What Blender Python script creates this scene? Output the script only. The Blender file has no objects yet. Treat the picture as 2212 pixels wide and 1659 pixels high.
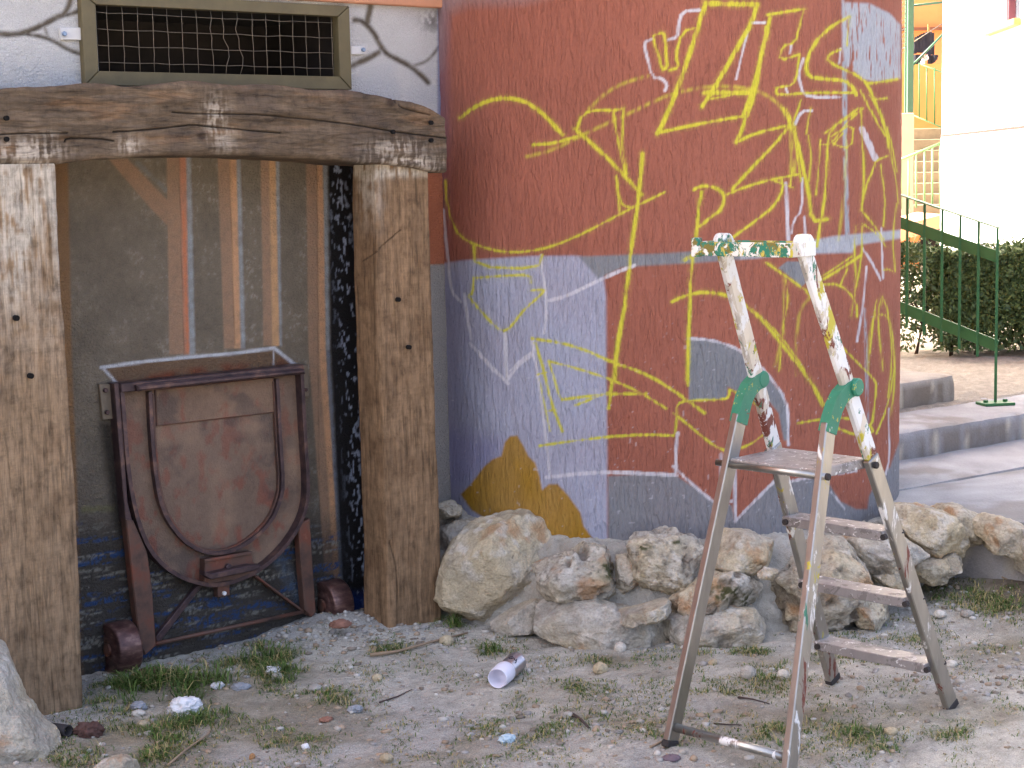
import bpy, bmesh, math, random
import numpy as np
from mathutils import Vector, Matrix

scene = bpy.context.scene
random.seed(7)
rng = np.random.default_rng(7)

# ------------------------------------------------------------------ camera, sky, sun, exposure
F_PX, CX, CY, EYE = 3700.0, 1106.0, 829.5, 1.6          # survey units: a 2212 x 1659 sheet
PITCH, ROLL = math.atan(453.5 / F_PX), 0.0216
FW = np.array([0, math.cos(PITCH), -math.sin(PITCH)])
_up = np.array([0, math.sin(PITCH), math.cos(PITCH)]); _rt = np.array([1.0, 0, 0])
CR = math.cos(ROLL) * _rt - math.sin(ROLL) * _up
CU = math.sin(ROLL) * _rt + math.cos(ROLL) * _up
CAM = np.array([0, 0, EYE])
cam_data = bpy.data.cameras.new("camera"); cam = bpy.data.objects.new("camera", cam_data)
scene.collection.objects.link(cam)
cam.matrix_world = Matrix(((CR[0], CU[0], -FW[0], 0), (CR[1], CU[1], -FW[1], 0), (CR[2], CU[2], -FW[2], EYE), (0, 0, 0, 1)))
cam_data.sensor_width = 36; cam_data.lens = F_PX / 2212 * 36; cam_data.clip_end = 600; cam_data.clip_start = 0.05
scene.camera = cam

SUN_EL = math.radians(36); SUN_AZ = math.atan2(-0.95, 0.30)      # towards the sun: left and behind the house
sun_dir = Vector((math.sin(SUN_AZ) * math.cos(SUN_EL), math.cos(SUN_AZ) * math.cos(SUN_EL), math.sin(SUN_EL)))
world = bpy.data.worlds.new("World"); scene.world = world; world.use_nodes = True
wn = world.node_tree.nodes; wl = world.node_tree.links; wn.clear()
sky = wn.new("ShaderNodeTexSky"); sky.sky_type = 'NISHITA'; sky.sun_disc = False
sky.sun_elevation = SUN_EL; sky.sun_rotation = SUN_AZ; sky.air_density = 0.52; sky.dust_density = 9.0; sky.ozone_density = 0.0
bg = wn.new("ShaderNodeBackground"); bg.inputs[1].default_value = 0.15
wo = wn.new("ShaderNodeOutputWorld"); wl.new(sky.outputs[0], bg.inputs[0]); wl.new(bg.outputs[0], wo.inputs[0])
sd = bpy.data.lights.new("sun", 'SUN'); sd.energy = 2.6; sd.angle = math.radians(0.53); sd.color = (1.0, 0.95, 0.86)
sun = bpy.data.objects.new("sun", sd); scene.collection.objects.link(sun)
sun.rotation_euler = sun_dir.to_track_quat('Z', 'Y').to_euler()
scene.view_settings.view_transform = 'Standard'; scene.view_settings.look = 'None'
scene.view_settings.gamma = 1.0; scene.view_settings.exposure = 2.95
scene.view_settings.use_curve_mapping = False

# ------------------------------------------------------------------ survey helpers
def ray(x, y): return FW + (x - CX) / F_PX * CR - (y - CY) / F_PX * CU
def proj(P):
    v = np.asarray(P, float) - CAM; d = v @ FW
    return CX + F_PX * (v @ CR) / d, CY - F_PX * (v @ CU) / d
def onz(x, y, z=0.0): v = ray(x, y); return CAM + v * (z - EYE) / v[2]
def at(x, y, Y): v = ray(x, y); return CAM + v * (Y / v[1])
AL = math.radians(39.5)
WU = np.array([math.cos(AL), math.sin(AL), 0]); WM = np.array([math.sin(AL), -math.cos(AL), 0]); W0 = np.array([-1.02, 5.81, 0])
ZV = np.array([0, 0, 1.0])
def wall3(a, o, z): return W0 + WU * a + WM * o + ZV * z
def onwall(x, y, o=0.0):
    v = ray(x, y); return CAM + v * (((W0 + WM * o - CAM) @ WM) / (v @ WM))
def wall_az(x, y, o=0.0): p = onwall(x, y, o); return (p - W0) @ WU, p[2]
TC = np.array([0.585, 6.973]); TR = 0.98
def Z1(*p): return [(x * .45573, y * .45573) for x, y in p]
def Z2(*p): return [(x * .45573, 720.05 + y * .45573) for x, y in p]
def Z3(*p): return [(921.6 + x * .48827, y * .48827) for x, y in p]
def Z4(*p): return [(921.6 + x * .48827, 648.05 + y * .48827) for x, y in p]
def Z6(*p): return [(1368.1 + x * .36884, 468.0 + y * .36884) for x, y in p]
def Z7(*p): return [(1872.1 + x * .17359, 1080.1 + y * .17359) for x, y in p]

def L(r, g, b):
    def c(v): v /= 255.0; return v / 12.92 if v <= .04045 else ((v + .055) / 1.055) ** 2.4
    return np.array([c(r), c(g), c(b)])
def sstep(a, b, x): t = np.clip((x - a) / (b - a), 0, 1); return t * t * (3 - 2 * t)
def _h(i, j, k, s):
    n = (i * 374761393 + j * 668265263 + k * 2147483647 + s * 1274126177) & 0xFFFFFFFF
    n = ((n ^ (n >> 13)) * 1274126177) & 0xFFFFFFFF
    return ((n ^ (n >> 16)) & 0xFFFF) / 65535.0
def vn(x, y, z=0.0, s=0):
    x, y, z = np.broadcast_arrays(np.asarray(x, float), np.asarray(y, float), np.asarray(z, float))
    i = np.floor(x).astype(np.int64); j = np.floor(y).astype(np.int64); k = np.floor(z).astype(np.int64)
    u = x - i; v = y - j; w = z - k; u = u * u * (3 - 2 * u); v = v * v * (3 - 2 * v); w = w * w * (3 - 2 * w)
    def g(a, b, c): return _h(i + a, j + b, k + c, s)
    p = (g(0, 0, 0) * (1 - u) + g(1, 0, 0) * u) * (1 - v) + (g(0, 1, 0) * (1 - u) + g(1, 1, 0) * u) * v
    if not np.any(w): return p
    q = (g(0, 0, 1) * (1 - u) + g(1, 0, 1) * u) * (1 - v) + (g(0, 1, 1) * (1 - u) + g(1, 1, 1) * u) * v
    return p * (1 - w) + q * w
def fbm(x, y, z=0.0, s=0, o=4):
    t = 0; a = .5; n = 0
    for k in range(o):
        t = t + a * vn(np.asarray(x) * 2 ** k, np.asarray(y) * 2 ** k, np.asarray(z) * 2 ** k, s + k); n += a; a *= .5
    return t / n
def dist_poly(X, Y, pts, closed=False):
    d = np.full(X.shape, 1e9); pts = list(pts); pts = pts + [pts[0]] if closed else pts
    if len(pts) == 1: return np.hypot(X - pts[0][0], Y - pts[0][1])
    for (ax, ay), (bx, by) in zip(pts[:-1], pts[1:]):
        dx, dy = bx - ax, by - ay; q = dx * dx + dy * dy + 1e-9
        t = np.clip(((X - ax) * dx + (Y - ay) * dy) / q, 0, 1)
        d = np.minimum(d, np.hypot(X - ax - t * dx, Y - ay - t * dy))
    return d
def smooth_pts(pts, n=2):
    for _ in range(n):
        q = [pts[0]]
        for (ax, ay), (bx, by) in zip(pts[:-1], pts[1:]):
            q += [(.75 * ax + .25 * bx, .75 * ay + .25 * by), (.25 * ax + .75 * bx, .25 * ay + .75 * by)]
        q.append(pts[-1]); pts = q
    return pts
def stroke(X, Y, pts, w, soft=1.5, m=None, gain=1.0):
    M = np.zeros(X.shape) if m is None else m
    xs = [p[0] for p in pts]; ys = [p[1] for p in pts]; r = w + soft + 6
    idx = np.nonzero((X > min(xs) - r) & (X < max(xs) + r) & (Y > min(ys) - r) & (Y < max(ys) + r))[0]
    if len(idx):
        d = dist_poly(X[idx], Y[idx], pts); v = gain * np.clip((w / 2 + soft - d) / (2 * soft), 0, 1)
        M[idx] = np.maximum(M[idx], v)
    return M
def area(X, Y, pts, soft=2.0):
    M = np.zeros(X.shape); xs = [p[0] for p in pts]; ys = [p[1] for p in pts]; r = soft * 2
    idx = np.nonzero((X > min(xs) - r) & (X < max(xs) + r) & (Y > min(ys) - r) & (Y < max(ys) + r))[0]
    if not len(idx): return M
    x = X[idx]; y = Y[idx]; ins = np.zeros(len(idx), bool); n = len(pts)
    for i in range(n):
        ax, ay = pts[i]; bx, by = pts[i - 1]
        c = ((ay > y) != (by > y)) & (x < (bx - ax) * (y - ay) / (by - ay + 1e-12) + ax); ins ^= c
    d = dist_poly(x, y, pts, True) * np.where(ins, 1, -1)
    M[idx] = np.clip(.5 + d / (2 * soft), 0, 1); return M
def mix(col, c, m): return col * (1 - m[:, None]) + np.asarray(c) * m[:, None]

# ------------------------------------------------------------------ mesh helpers
def raw_mesh(name, V, Fs, cols=None, uv=None, smooth=True):
    me = bpy.data.meshes.new(name); V = np.asarray(V, np.float32)
    if isinstance(Fs, np.ndarray):
        n = len(Fs); k = Fs.shape[1]
        me.vertices.add(len(V)); me.vertices.foreach_set("co", V.ravel())
        me.loops.add(n * k); me.loops.foreach_set("vertex_index", Fs.astype(np.int32).ravel())
        me.polygons.add(n); me.polygons.foreach_set("loop_start", np.arange(n, dtype=np.int32) * k)
        me.polygons.foreach_set("loop_total", np.full(n, k, np.int32)); me.update(calc_edges=True)
    else:
        me.from_pydata([tuple(map(float, v)) for v in V], [], Fs)
    if smooth: me.polygons.foreach_set("use_smooth", np.ones(len(me.polygons), bool))
    if cols is not None:
        a = me.color_attributes.new("col", 'FLOAT_COLOR', 'POINT')
        a.data.foreach_set("color", np.concatenate([cols, np.ones((len(cols), 1))], 1).astype(np.float32).ravel())
    if uv is not None:
        lay = me.uv_layers.new(name="UVMap"); li = np.empty(len(me.loops), np.int32); me.loops.foreach_get("vertex_index", li)
        lay.data.foreach_set("uv", np.asarray(uv, np.float32)[li].ravel())
    me.validate(); return me
def wloc(o):
    p = np.zeros(3)
    while o is not None: p = p + np.array(o.location); o = o.parent
    return p
def obj(name, V, Fs, mat, parent=None, cols=None, uv=None, smooth=False, base=False):
    V = np.asarray(V, float); lo, hi = V.min(0), V.max(0); c = (lo + hi) / 2
    if base or parent is None: c[2] = lo[2]
    me = raw_mesh(name, V - c, Fs, cols, uv, smooth); o = bpy.data.objects.new(name, me)
    scene.collection.objects.link(o); o.location = c - (wloc(parent) if parent else 0); o.parent = parent
    if mat: me.materials.append(mat)
    return o
def thing(name, label, cat, loc, group=None):
    o = bpy.data.objects.new(name, None); scene.collection.objects.link(o); o.location = loc; o.empty_display_size = .1
    return tag(o, label, cat, group)
def tag(o, label, cat, group=None):
    o["label"] = label; o["category"] = cat
    if group: o["group"] = group
    return o
def setting(o, kind='structure', label=None):
    o["kind"] = kind
    if label: o["label"] = label
    return o
def bm_out(bm):
    bmesh.ops.recalc_face_normals(bm, faces=bm.faces); bm.verts.index_update()
    V = [tuple(v.co) for v in bm.verts]; Fs = [[v.index for v in f.verts] for f in bm.faces]; bm.free(); return V, Fs
def box_vf(c, ax, ay, az, bevel=0.0, seg=1):
    """box with centre c and half-axis vectors ax ay az"""
    bm = bmesh.new(); c = np.asarray(c, float); vs = []
    for i in (-1, 1):
        for j in (-1, 1):
            for k in (-1, 1): vs.append(bm.verts.new(c + i * np.asarray(ax) + j * np.asarray(ay) + k * np.asarray(az)))
    for f in ((0, 1, 3, 2), (4, 6, 7, 5), (0, 4, 5, 1), (2, 3, 7, 6), (0, 2, 6, 4), (1, 5, 7, 3)): bm.faces.new([vs[i] for i in f])
    bmesh.ops.recalc_face_normals(bm, faces=bm.faces)
    if bevel: bmesh.ops.bevel(bm, geom=list(bm.edges), offset=bevel, segments=seg, affect='EDGES', clamp_overlap=True)
    return bm_out(bm)
def box_obj(name, c, ax, ay, az, mat, parent=None, bevel=0.0, **k):
    V, Fs = box_vf(c, ax, ay, az, bevel); return obj(name, V, Fs, mat, parent, **k)
def bar_vf(p, q, side, w, h, bevel=.002, ext=0.0):
    p = np.asarray(p, float); q = np.asarray(q, float); d = q - p; ln = np.linalg.norm(d); d /= ln
    s = np.asarray(side, float); s = s - d * (s @ d); s /= np.linalg.norm(s); n = np.cross(d, s)
    return box_vf((p + q) / 2, d * (ln / 2 + ext), s * w / 2, n * h / 2, bevel)
def bar(name, p, q, side, w, h, mat, parent=None, bevel=.002, ext=0.0):
    V, Fs = bar_vf(p, q, side, w, h, bevel, ext); return obj(name, V, Fs, mat, parent)
def tube_vf(pts, r, n=8, caps=True):
    pts = [np.asarray(p, float) for p in pts]; V = []; Fs = []; m = len(pts); rs = r if hasattr(r, '__len__') else [r] * m
    ref = np.array([.31, .17, .93])
    for i, p in enumerate(pts):
        d = pts[min(i + 1, m - 1)] - pts[max(i - 1, 0)]; d /= np.linalg.norm(d) + 1e-12
        s = np.cross(d, ref); s /= np.linalg.norm(s) + 1e-12; t = np.cross(d, s)
        for k in range(n): a = 2 * math.pi * k / n; V.append(p + rs[i] * (math.cos(a) * s + math.sin(a) * t))
    for i in range(m - 1):
        for k in range(n): Fs.append((i * n + k, i * n + (k + 1) % n, (i + 1) * n + (k + 1) % n, (i + 1) * n + k))
    if caps: Fs.append(tuple(range(n))[::-1]); Fs.append(tuple(range((m - 1) * n, m * n)))
    return V, Fs
def tube(name, pts, r, mat, parent=None, n=8, smooth=True): V, Fs = tube_vf(pts, r, n); return obj(name, V, Fs, mat, parent, smooth=smooth)
def sweep_vf(pts, side, w, h, closed=False):
    """flat bar swept along pts: w along the in-plane normal, h along `side`"""
    pts = [np.asarray(p, float) for p in pts]; side = np.asarray(side, float); V = []; Fs = []; m = len(pts)
    for i, p in enumerate(pts):
        d = pts[min(i + 1, m - 1)] - pts[max(i - 1, 0)]; d /= np.linalg.norm(d) + 1e-12
        n = np.cross(side, d); n /= np.linalg.norm(n); b = min(w, h) * .18
        for (x, y) in ((-1, -1), (1, -1), (1, 1), (-1, 1)):
            V.append(p + n * (x * w / 2) + side * (y * h / 2))
    for i in range(m - 1):
        for k in range(4): Fs.append((i * 4 + k, i * 4 + (k + 1) % 4, i * 4 + 4 + (k + 1) % 4, i * 4 + 4 + k))
    Fs.append((3, 2, 1, 0)); Fs.append(tuple(range((m - 1) * 4, m * 4)))
    return V, Fs
def prism_vf(front, back, bevel=0.0):
    """polygon loop `front` joined to loop `back`"""
    bm = bmesh.new(); n = len(front); a = [bm.verts.new(p) for p in front]; b = [bm.verts.new(p) for p in back]
    ff = bm.faces.new(a); bm.faces.new(b[::-1])
    for i in range(n): bm.faces.new((a[i], b[i], b[(i + 1) % n], a[(i + 1) % n]))
    bmesh.ops.recalc_face_normals(bm, faces=bm.faces)
    if bevel: bmesh.ops.bevel(bm, geom=list(ff.edges), offset=bevel, segments=1, affect='EDGES', clamp_overlap=True)
    bmesh.ops.triangulate(bm, faces=[f for f in bm.faces if len(f.verts) > 4])
    return bm_out(bm)
def wall_plate(name, px, o0, o1, mat, parent=None, bevel=.002):
    fr = [onwall(x, y, o1) for x, y in px]; bk = [p - WM * (o1 - o0) for p in fr]
    V, Fs = prism_vf(fr, bk, bevel); return obj(name, V, Fs, mat, parent)
def disc_vf(c, axis, r, d, n=14, bevel=0.0):
    c = np.asarray(c, float); a = np.asarray(axis, float); a /= np.linalg.norm(a); s = np.cross(a, [.2, .3, .93]); s /= np.linalg.norm(s); t = np.cross(a, s)
    prof = [(r, -d / 2), (r, d / 2 - bevel), (r - bevel, d / 2)] if bevel else [(r, -d / 2), (r, d / 2)]
    V = []; Fs = []
    for (rr, z) in prof:
        for k in range(n): q = 2 * math.pi * k / n; V.append(c + a * z + rr * (math.cos(q) * s + math.sin(q) * t))
    for i in range(len(prof) - 1):
        for k in range(n): Fs.append((i * n + k, i * n + (k + 1) % n, (i + 1) * n + (k + 1) % n, (i + 1) * n + k))
    Fs.append(tuple(range(n))[::-1]); Fs.append(tuple(range((len(prof) - 1) * n, len(prof) * n)))
    return V, Fs
def disc(name, c, axis, r, d, mat, parent=None, n=14, bevel=0.0): V, Fs = disc_vf(c, axis, r, d, n, bevel); return obj(name, V, Fs, mat, parent)
def lathe_vf(c, axis, prof, n=28):
    c = np.asarray(c, float); a = np.asarray(axis, float); a /= np.linalg.norm(a); s = np.cross(a, [.2, .3, .93]); s /= np.linalg.norm(s); t = np.cross(a, s)
    V = []; Fs = []
    for (z, r) in prof:
        for k in range(n): q = 2 * math.pi * k / n; V.append(c + a * z + r * (math.cos(q) * s + math.sin(q) * t))
    for i in range(len(prof) - 1):
        for k in range(n): Fs.append((i * n + k, i * n + (k + 1) % n, (i + 1) * n + (k + 1) % n, (i + 1) * n + k))
    return V, Fs
def grid_quads(ny, nx, wrap=False):
    i = np.arange(ny - 1)[:, None]; j = np.arange(nx if wrap else nx - 1)[None, :]; j2 = (j + 1) % nx
    return np.stack([i * nx + j, i * nx + j2, (i + 1) * nx + j2, (i + 1) * nx + j], -1).reshape(-1, 4)
def join(parts):
    V = []; Fs = []
    for v, f in parts:
        n = len(V); V += [np.asarray(p, float) for p in v]; Fs += [tuple(i + n for i in q) for q in f]
    return V, Fs

# ------------------------------------------------------------------ materials
def new_mat(name):
    m = bpy.data.materials.new(name); m.use_nodes = True; nt = m.node_tree; nt.nodes.clear()
    out = nt.nodes.new("ShaderNodeOutputMaterial"); b = nt.nodes.new("ShaderNodeBsdfPrincipled"); nt.links.new(b.outputs[0], out.inputs[0])
    return m, nt, b
def nd(nt, t, **kw):
    n = nt.nodes.new(t)
    for k, v in kw.items():
        if k.startswith("i_"): n.inputs[k[2:].replace("_", " ")].default_value = v
        else: setattr(n, k, v)
    return n
def coords(nt, kind, scale):
    mp = nd(nt, "ShaderNodeMapping"); mp.inputs["Scale"].default_value = scale
    if kind == 'pos': g = nd(nt, "ShaderNodeNewGeometry"); nt.links.new(g.outputs["Position"], mp.inputs[0])
    elif kind == 'uv': g = nd(nt, "ShaderNodeUVMap"); nt.links.new(g.outputs[0], mp.inputs[0])
    else: g = nd(nt, "ShaderNodeTexCoord"); nt.links.new(g.outputs["Object"], mp.inputs[0])
    return mp.outputs[0]
def noise_tex(nt, vec, sc, det=4, rough=.55, dist=0.0):
    n = nd(nt, "ShaderNodeTexNoise"); n.inputs["Scale"].default_value = sc; n.inputs["Detail"].default_value = det
    n.inputs["Roughness"].default_value = rough; n.inputs["Distortion"].default_value = dist; nt.links.new(vec, n.inputs["Vector"]); return n.outputs[0]
def ramp(nt, fac, stops):
    r = nd(nt, "ShaderNodeValToRGB"); e = r.color_ramp.elements
    while len(e) < len(stops): e.new(.5)
    for el, (p, c) in zip(e, stops): el.position = p; el.color = (*(c if hasattr(c, '__len__') else (c, c, c)), 1)
    nt.links.new(fac, r.inputs[0]); return r.outputs[0]
def mul(nt, a, b, fac=1.0, mode='MULTIPLY'):
    m = nd(nt, "ShaderNodeMix"); m.data_type = 'RGBA'; m.blend_type = mode
    if hasattr(fac, 'links'): nt.links.new(fac, m.inputs[0])
    else: m.inputs[0].default_value = fac
    for s, v in ((m.inputs[6], a), (m.inputs[7], b)):
        if hasattr(v, 'links'): nt.links.new(v, s)
        else: s.default_value = (*v, 1)
    return m.outputs[2]
def bump(nt, b, h, strength, dist):
    n = nd(nt, "ShaderNodeBump"); n.inputs["Strength"].default_value = strength; n.inputs["Distance"].default_value = dist
    nt.links.new(h, n.inputs["Height"])
    if hasattr(b, 'inputs'): nt.links.new(n.outputs[0], b.inputs["Normal"])
    return n
def mat_attr(name, rough=.8, kind='pos', layers=(), var=.15, vscale=(40, 40, 40), spec=.3):
    """colour from the mesh's paint/wear attribute, grain from noise; layers = (scale vec, strength, distance, ramp lo, hi)"""
    m, nt, b = new_mat(name); a = nd(nt, "ShaderNodeAttribute", attribute_name="col")
    v = ramp(nt, noise_tex(nt, coords(nt, kind, vscale), 1.0, 5, .6), [(.25, 1 - var), (.75, 1 + var)])
    nt.links.new(mul(nt, a.outputs["Color"], v), b.inputs["Base Color"])
    b.inputs["Roughness"].default_value = rough; b.inputs["Specular IOR Level"].default_value = spec; prev = None
    for (sc, st, di, lo, hi, dist) in layers:
        h = ramp(nt, noise_tex(nt, coords(nt, kind, sc), 1.0, 3, .55, dist), [(lo, 0), (hi, 1)])
        n = bump(nt, None, h, st, di)
        if prev: nt.links.new(prev.outputs[0], n.inputs["Normal"])
        prev = n
    if prev: nt.links.new(prev.outputs[0], b.inputs["Normal"])
    return m
def mat_noise(name, stops, scale=(8, 8, 8), rough=.7, metallic=0.0, bst=.3, bdist=.004, bscale=None, kind='pos', det=6, spec=.4, rvar=0.0):
    m, nt, b = new_mat(name); f = noise_tex(nt, coords(nt, kind, scale), 1.0, det, .6)
    nt.links.new(ramp(nt, f, stops), b.inputs["Base Color"]); b.inputs["Metallic"].default_value = metallic
    b.inputs["Roughness"].default_value = rough; b.inputs["Specular IOR Level"].default_value = spec
    if rvar: nt.links.new(ramp(nt, f, [(.3, rough - rvar), (.7, rough + rvar)]), b.inputs["Roughness"])
    if bst: bump(nt, b, noise_tex(nt, coords(nt, kind, bscale or tuple(4 * s for s in scale)), 1.0, 4), bst, bdist)
    return m
def tri(c, d=.25): c = np.asarray(c); return [(.3, tuple(c * (1 - d))), (.5, tuple(c)), (.72, tuple(np.minimum(c * (1 + d), .95)))]

# ================================================================== ground
PATCH = [(360, 1492, 120, 34, .085, 1.5), (300, 1478, 60, 20, .07, 1.2), (450, 1470, 60, 22, .08, 1.2), (560, 1420, 70, 22, .07, 1.0), (620, 1455, 100, 26, .04, .9), (300, 1600, 160, 40, .03, .8),
         (430, 1560, 130, 30, .04, .9), (270, 1640, 130, 24, .035, .8), (700, 1520, 90, 26, .03, .6), (1060, 1405, 26, 10, .055, 1.2), (985, 1352, 16, 16, .06, 1.3),
         (840, 1405, 60, 12, .03, .7), (1200, 1490, 120, 34, .022, .55), (1140, 1580, 120, 34, .025, .6), (1250, 1545, 90, 30, .022, .5), (1500, 1425, 60, 16, .035, .7),
         (1640, 1425, 60, 22, .035, .8), (1560, 1500, 90, 26, .02, .45), (1850, 1405, 60, 22, .025, .6), (1875, 1325, 25, 12, .045, 1.2), (2005, 1300, 42, 16, .04, 1.2),
         (2090, 1262, 52, 20, .05, 1.3), (2130, 1325, 90, 36, .03, .7), (2000, 1385, 60, 20, .02, .4), (1780, 1560, 60, 34, .03, .7), (1690, 1590, 60, 26, .03, .6),
         (1850, 1585, 70, 26, .032, .9), (1920, 1620, 60, 24, .03, .7), (2060, 1590, 60, 18, .03, .7), (2170, 1380, 60, 30, .028, .6), (1300, 1425, 50, 10, .03, .6), (600, 1600, 130, 30, .022, .45),
         (140, 1650, 40, 20, .03, .8), (2180, 1280, 40, 26, .03, .6), (1420, 1580, 60, 30, .02, .3), (1660, 1480, 60, 20, .025, .6)]
PW = [(onz(x, y)[:2], rx / F_PX, ry, onz(x, y - ry)[1] - onz(x, y + ry)[1], h, d) for x, y, rx, ry, h, d in PATCH]
def grass_w(x, y):
    g = np.zeros(np.shape(x))
    for c, rx, ry, dy, h, d in PW:
        r2 = ((x - c[0]) / (rx * c[1] * 1.0)) ** 2 + ((y - c[1]) / (dy * .5)) ** 2
        g = np.maximum(g, d * np.exp(-r2 * .9))
    return g
RB = np.array([1.697, 7.433]); RN = np.array([-math.sin(math.radians(37)), math.cos(math.radians(37))]); RU = np.array([math.cos(math.radians(37)), math.sin(math.radians(37))])
def gh(x, y):
    x = np.asarray(x, float); y = np.asarray(y, float)
    q = (x - RB[0]) * RN[0] + (y - RB[1]) * RN[1]
    h = .44 * sstep(.15, .42, q) * sstep(1.2, 1.6, x) * sstep(7.0, 7.4, y)
    h = h + .10 * sstep(1.1, 2.0, x) * sstep(5.5, 6.3, y) * (1 - sstep(6.3, 6.8, y))
    h = h + .05 * np.exp(-(((x + .62) / .25) ** 2 + ((y - 5.98) / .16) ** 2))        # rubble heap at the right post
    h = h + .025 * (fbm(x * 1.7, y * 1.7, 0, 3, 3) - .5) * sstep(3.0, 4.2, y)
    near = (x > -3) & (x < 4) & (y > 3.5) & (y < 11)
    d = (fbm(x * 14, y * 14, 0, 9, 3) - .5) * .018 + (fbm(x * 55, y * 55, 0, 19, 2) - .5) * .010
    return h + np.where(near, d, 0)
def spaced(a, b, st, far_lo, far_hi):
    mid = np.arange(a, b + 1e-6, st); lo = a - np.geomspace(st, a - far_lo, 22)[::-1]; hi = b + np.geomspace(st, far_hi - b, 22); return np.concatenate([lo, mid, hi])
gx = spaced(-2.0, 3.3, .0145, -150, 150); gy = spaced(4.0, 6.9, .0145, -150, 250); gy = np.concatenate([gy[gy <= 6.9], np.arange(6.93, 11.2, .03), 11.2 + np.geomspace(.05, 240, 24)])
GX, GY = np.meshgrid(gx, gy); GZ = gh(GX, GY); V = np.stack([GX, GY, GZ], -1).reshape(-1, 3)
x, y = V[:, 0], V[:, 1]; gw = np.clip(grass_w(x, y), 0, 1)
sandy = L(184, 178, 165); soil = L(136, 126, 104); grey = L(170, 166, 158)
col = mix(np.tile(sandy, (len(V), 1)), grey, sstep(.4, .65, fbm(x * 2.3, y * 2.3, 0, 31)))
col = mix(col, soil, np.clip(gw * .75 + .55 * sstep(.5, .72, fbm(x * 3.1, y * 3.1, 0, 37)), 0, .9))
col = mix(col, L(92, 78, 66), .85 * sstep(1.5, 1.9, x) * sstep(5.6, 5.95, y) * (1 - sstep(6.6, 7, y)))
col = mix(col, L(158, 148, 134), sstep(7.2, 8, y) * sstep(1.2, 1.6, x))
col = col * (.58 + .5 * fbm(x * 60, y * 60, 0, 41, 2) + .34 * fbm(x * 16, y * 16, 0, 43, 3))[:, None]
M_GROUND = mat_attr("gritty_dirt", .95, 'pos', [((110, 110, 110), .7, .006, .3, .7, 0), ((380, 380, 380), .5, .002, .3, .7, 0)], .4, (260, 260, 260), .15)
setting(obj("ground", V, grid_quads(len(gy), len(gx)), M_GROUND, cols=col, smooth=True), 'structure', "gritty grey dirt ground with weeds and litter")

# ================================================================== house with the painted wall
M_PLAIN = mat_noise("house_render", tri(L(176, 116, 92), .12), (3, 3, 3), .9, bst=.4)
M_DARK = mat_noise("interior_shade", tri(L(38, 32, 28), .3), (6, 6, 6), .95)  # near-black colour stands in for the shade inside openings
house = thing("house", "rendered house wall with painted mural, vent and timber entrance surround", "house", wall3(-3, -1, 0))
A0, A1, ZB, ZT_ = -1.05, 1.06, -.2, 2.42
va = np.linspace(A0, A1, 430); vz = np.linspace(ZB, ZT_, 520); AA, ZZ = np.meshgrid(va, vz)
a, z = AA.ravel(), ZZ.ravel(); P = W0 + np.outer(a, WU) + np.outer(z, ZV); X, Y = proj(P)
n1 = fbm(a * 9, z * 9, 0, 51); n2 = fbm(a * 60, z * 60, 0, 52, 3); n3 = fbm(a * 130, z * 130, 0, 53, 2)
HOLE = [wall_az(*p) for p in Z1((455, 10), (1612, 82), (1615, 368), (470, 332))]
ha0, ha1 = HOLE[0][0], HOLE[1][0]; hz1 = (HOLE[0][1] + HOLE[1][1]) / 2; hz0 = (HOLE[2][1] + HOLE[3][1]) / 2
# --- paint: dark stucco
col = np.tile(L(122, 111, 95), (len(a), 1)) * (.62 + .5 * n1 + .28 * n2)[:, None]
speck = sstep(.58, .72, .45 * n2 + .55 * n3) * sstep(.36, .6, n1) * np.clip((X - 150) / 500 + .35, 0, 1)
col = mix(col, L(172, 165, 152), speck * .8); col = mix(col, L(120, 110, 95), sstep(.52, .66, n3) * .45)
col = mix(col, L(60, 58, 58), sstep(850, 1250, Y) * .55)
# band of wall right of the post: orange over grey
col = mix(col, L(176, 108, 78), area(X, Y, [(880, 340), (970, 340), (970, 571), (880, 573)], 2))
col = mix(col, L(160, 155, 148), area(X, Y, [(880, 573), (985, 571), (1000, 1300), (880, 1300)], 2))
# upper wall: pale painted cobbles
pale = area(X, Y, [(-400, -200), (1000, -200), (1000, 300), (-400, 300)], 3)
pc = np.tile(L(208, 206, 203), (len(a), 1)) * (.86 + .24 * n1)[:, None]
pc = mix(pc, L(160, 166, 176), .45 * sstep(-.1, .6, (Y - 100) / 140) * sstep(.35, .7, n1))
col = col * (1 - pale[:, None]) + pc * pale[:, None]
jm = np.zeros(len(a))
for pts, w in ((((0, 160), (60, 165), (130, 150), (200, 120), (260, 85), (320, 60), (345, -60)), 26), (((320, 70), (385, 50)), 20), (((-200, 130), (0, 160)), 22),
               (((130, 160), (210, 175), (270, 200), (320, 235), (395, 258)), 17), (((212, 130), (226, 170)), 9), (((1680, 95), (1720, 100), (1770, 150), (1800, 210), (1830, 255), (1880, 280), (1940, 310), (1990, 350), (2030, 392)), 24),
               (((1758, 20), (1740, 105)), 28), (((1660, 315), (1730, 285), (1795, 248)), 26), (((1960, 312), (2030, 290), (2085, 215)), 10)):
    stroke(X, Y, smooth_pts(Z1(*pts)), w * .4557, 4.0, jm)
jm = np.clip(jm * (.75 + .6 * n2), 0, 1) * pale
col = mix(col, L(108, 98, 84), jm)
jd = np.zeros(len(a))
for pts in (((0, 172), (130, 162), (210, 178), (270, 205), (320, 240), (390, 262)), ((1800, 230), (1880, 284), (1940, 316), (1990, 356), (2030, 396)), ((1690, 88), (1740, 112), (1790, 180)), ((140, 150), (240, 105), (330, 66))):
    stroke(X, Y, smooth_pts(Z1(*pts)), 3.2, 2.2, jd)
col = mix(col, L(62, 56, 50), np.clip(jd * (.4 + .7 * n2), 0, .8) * pale)
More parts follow.
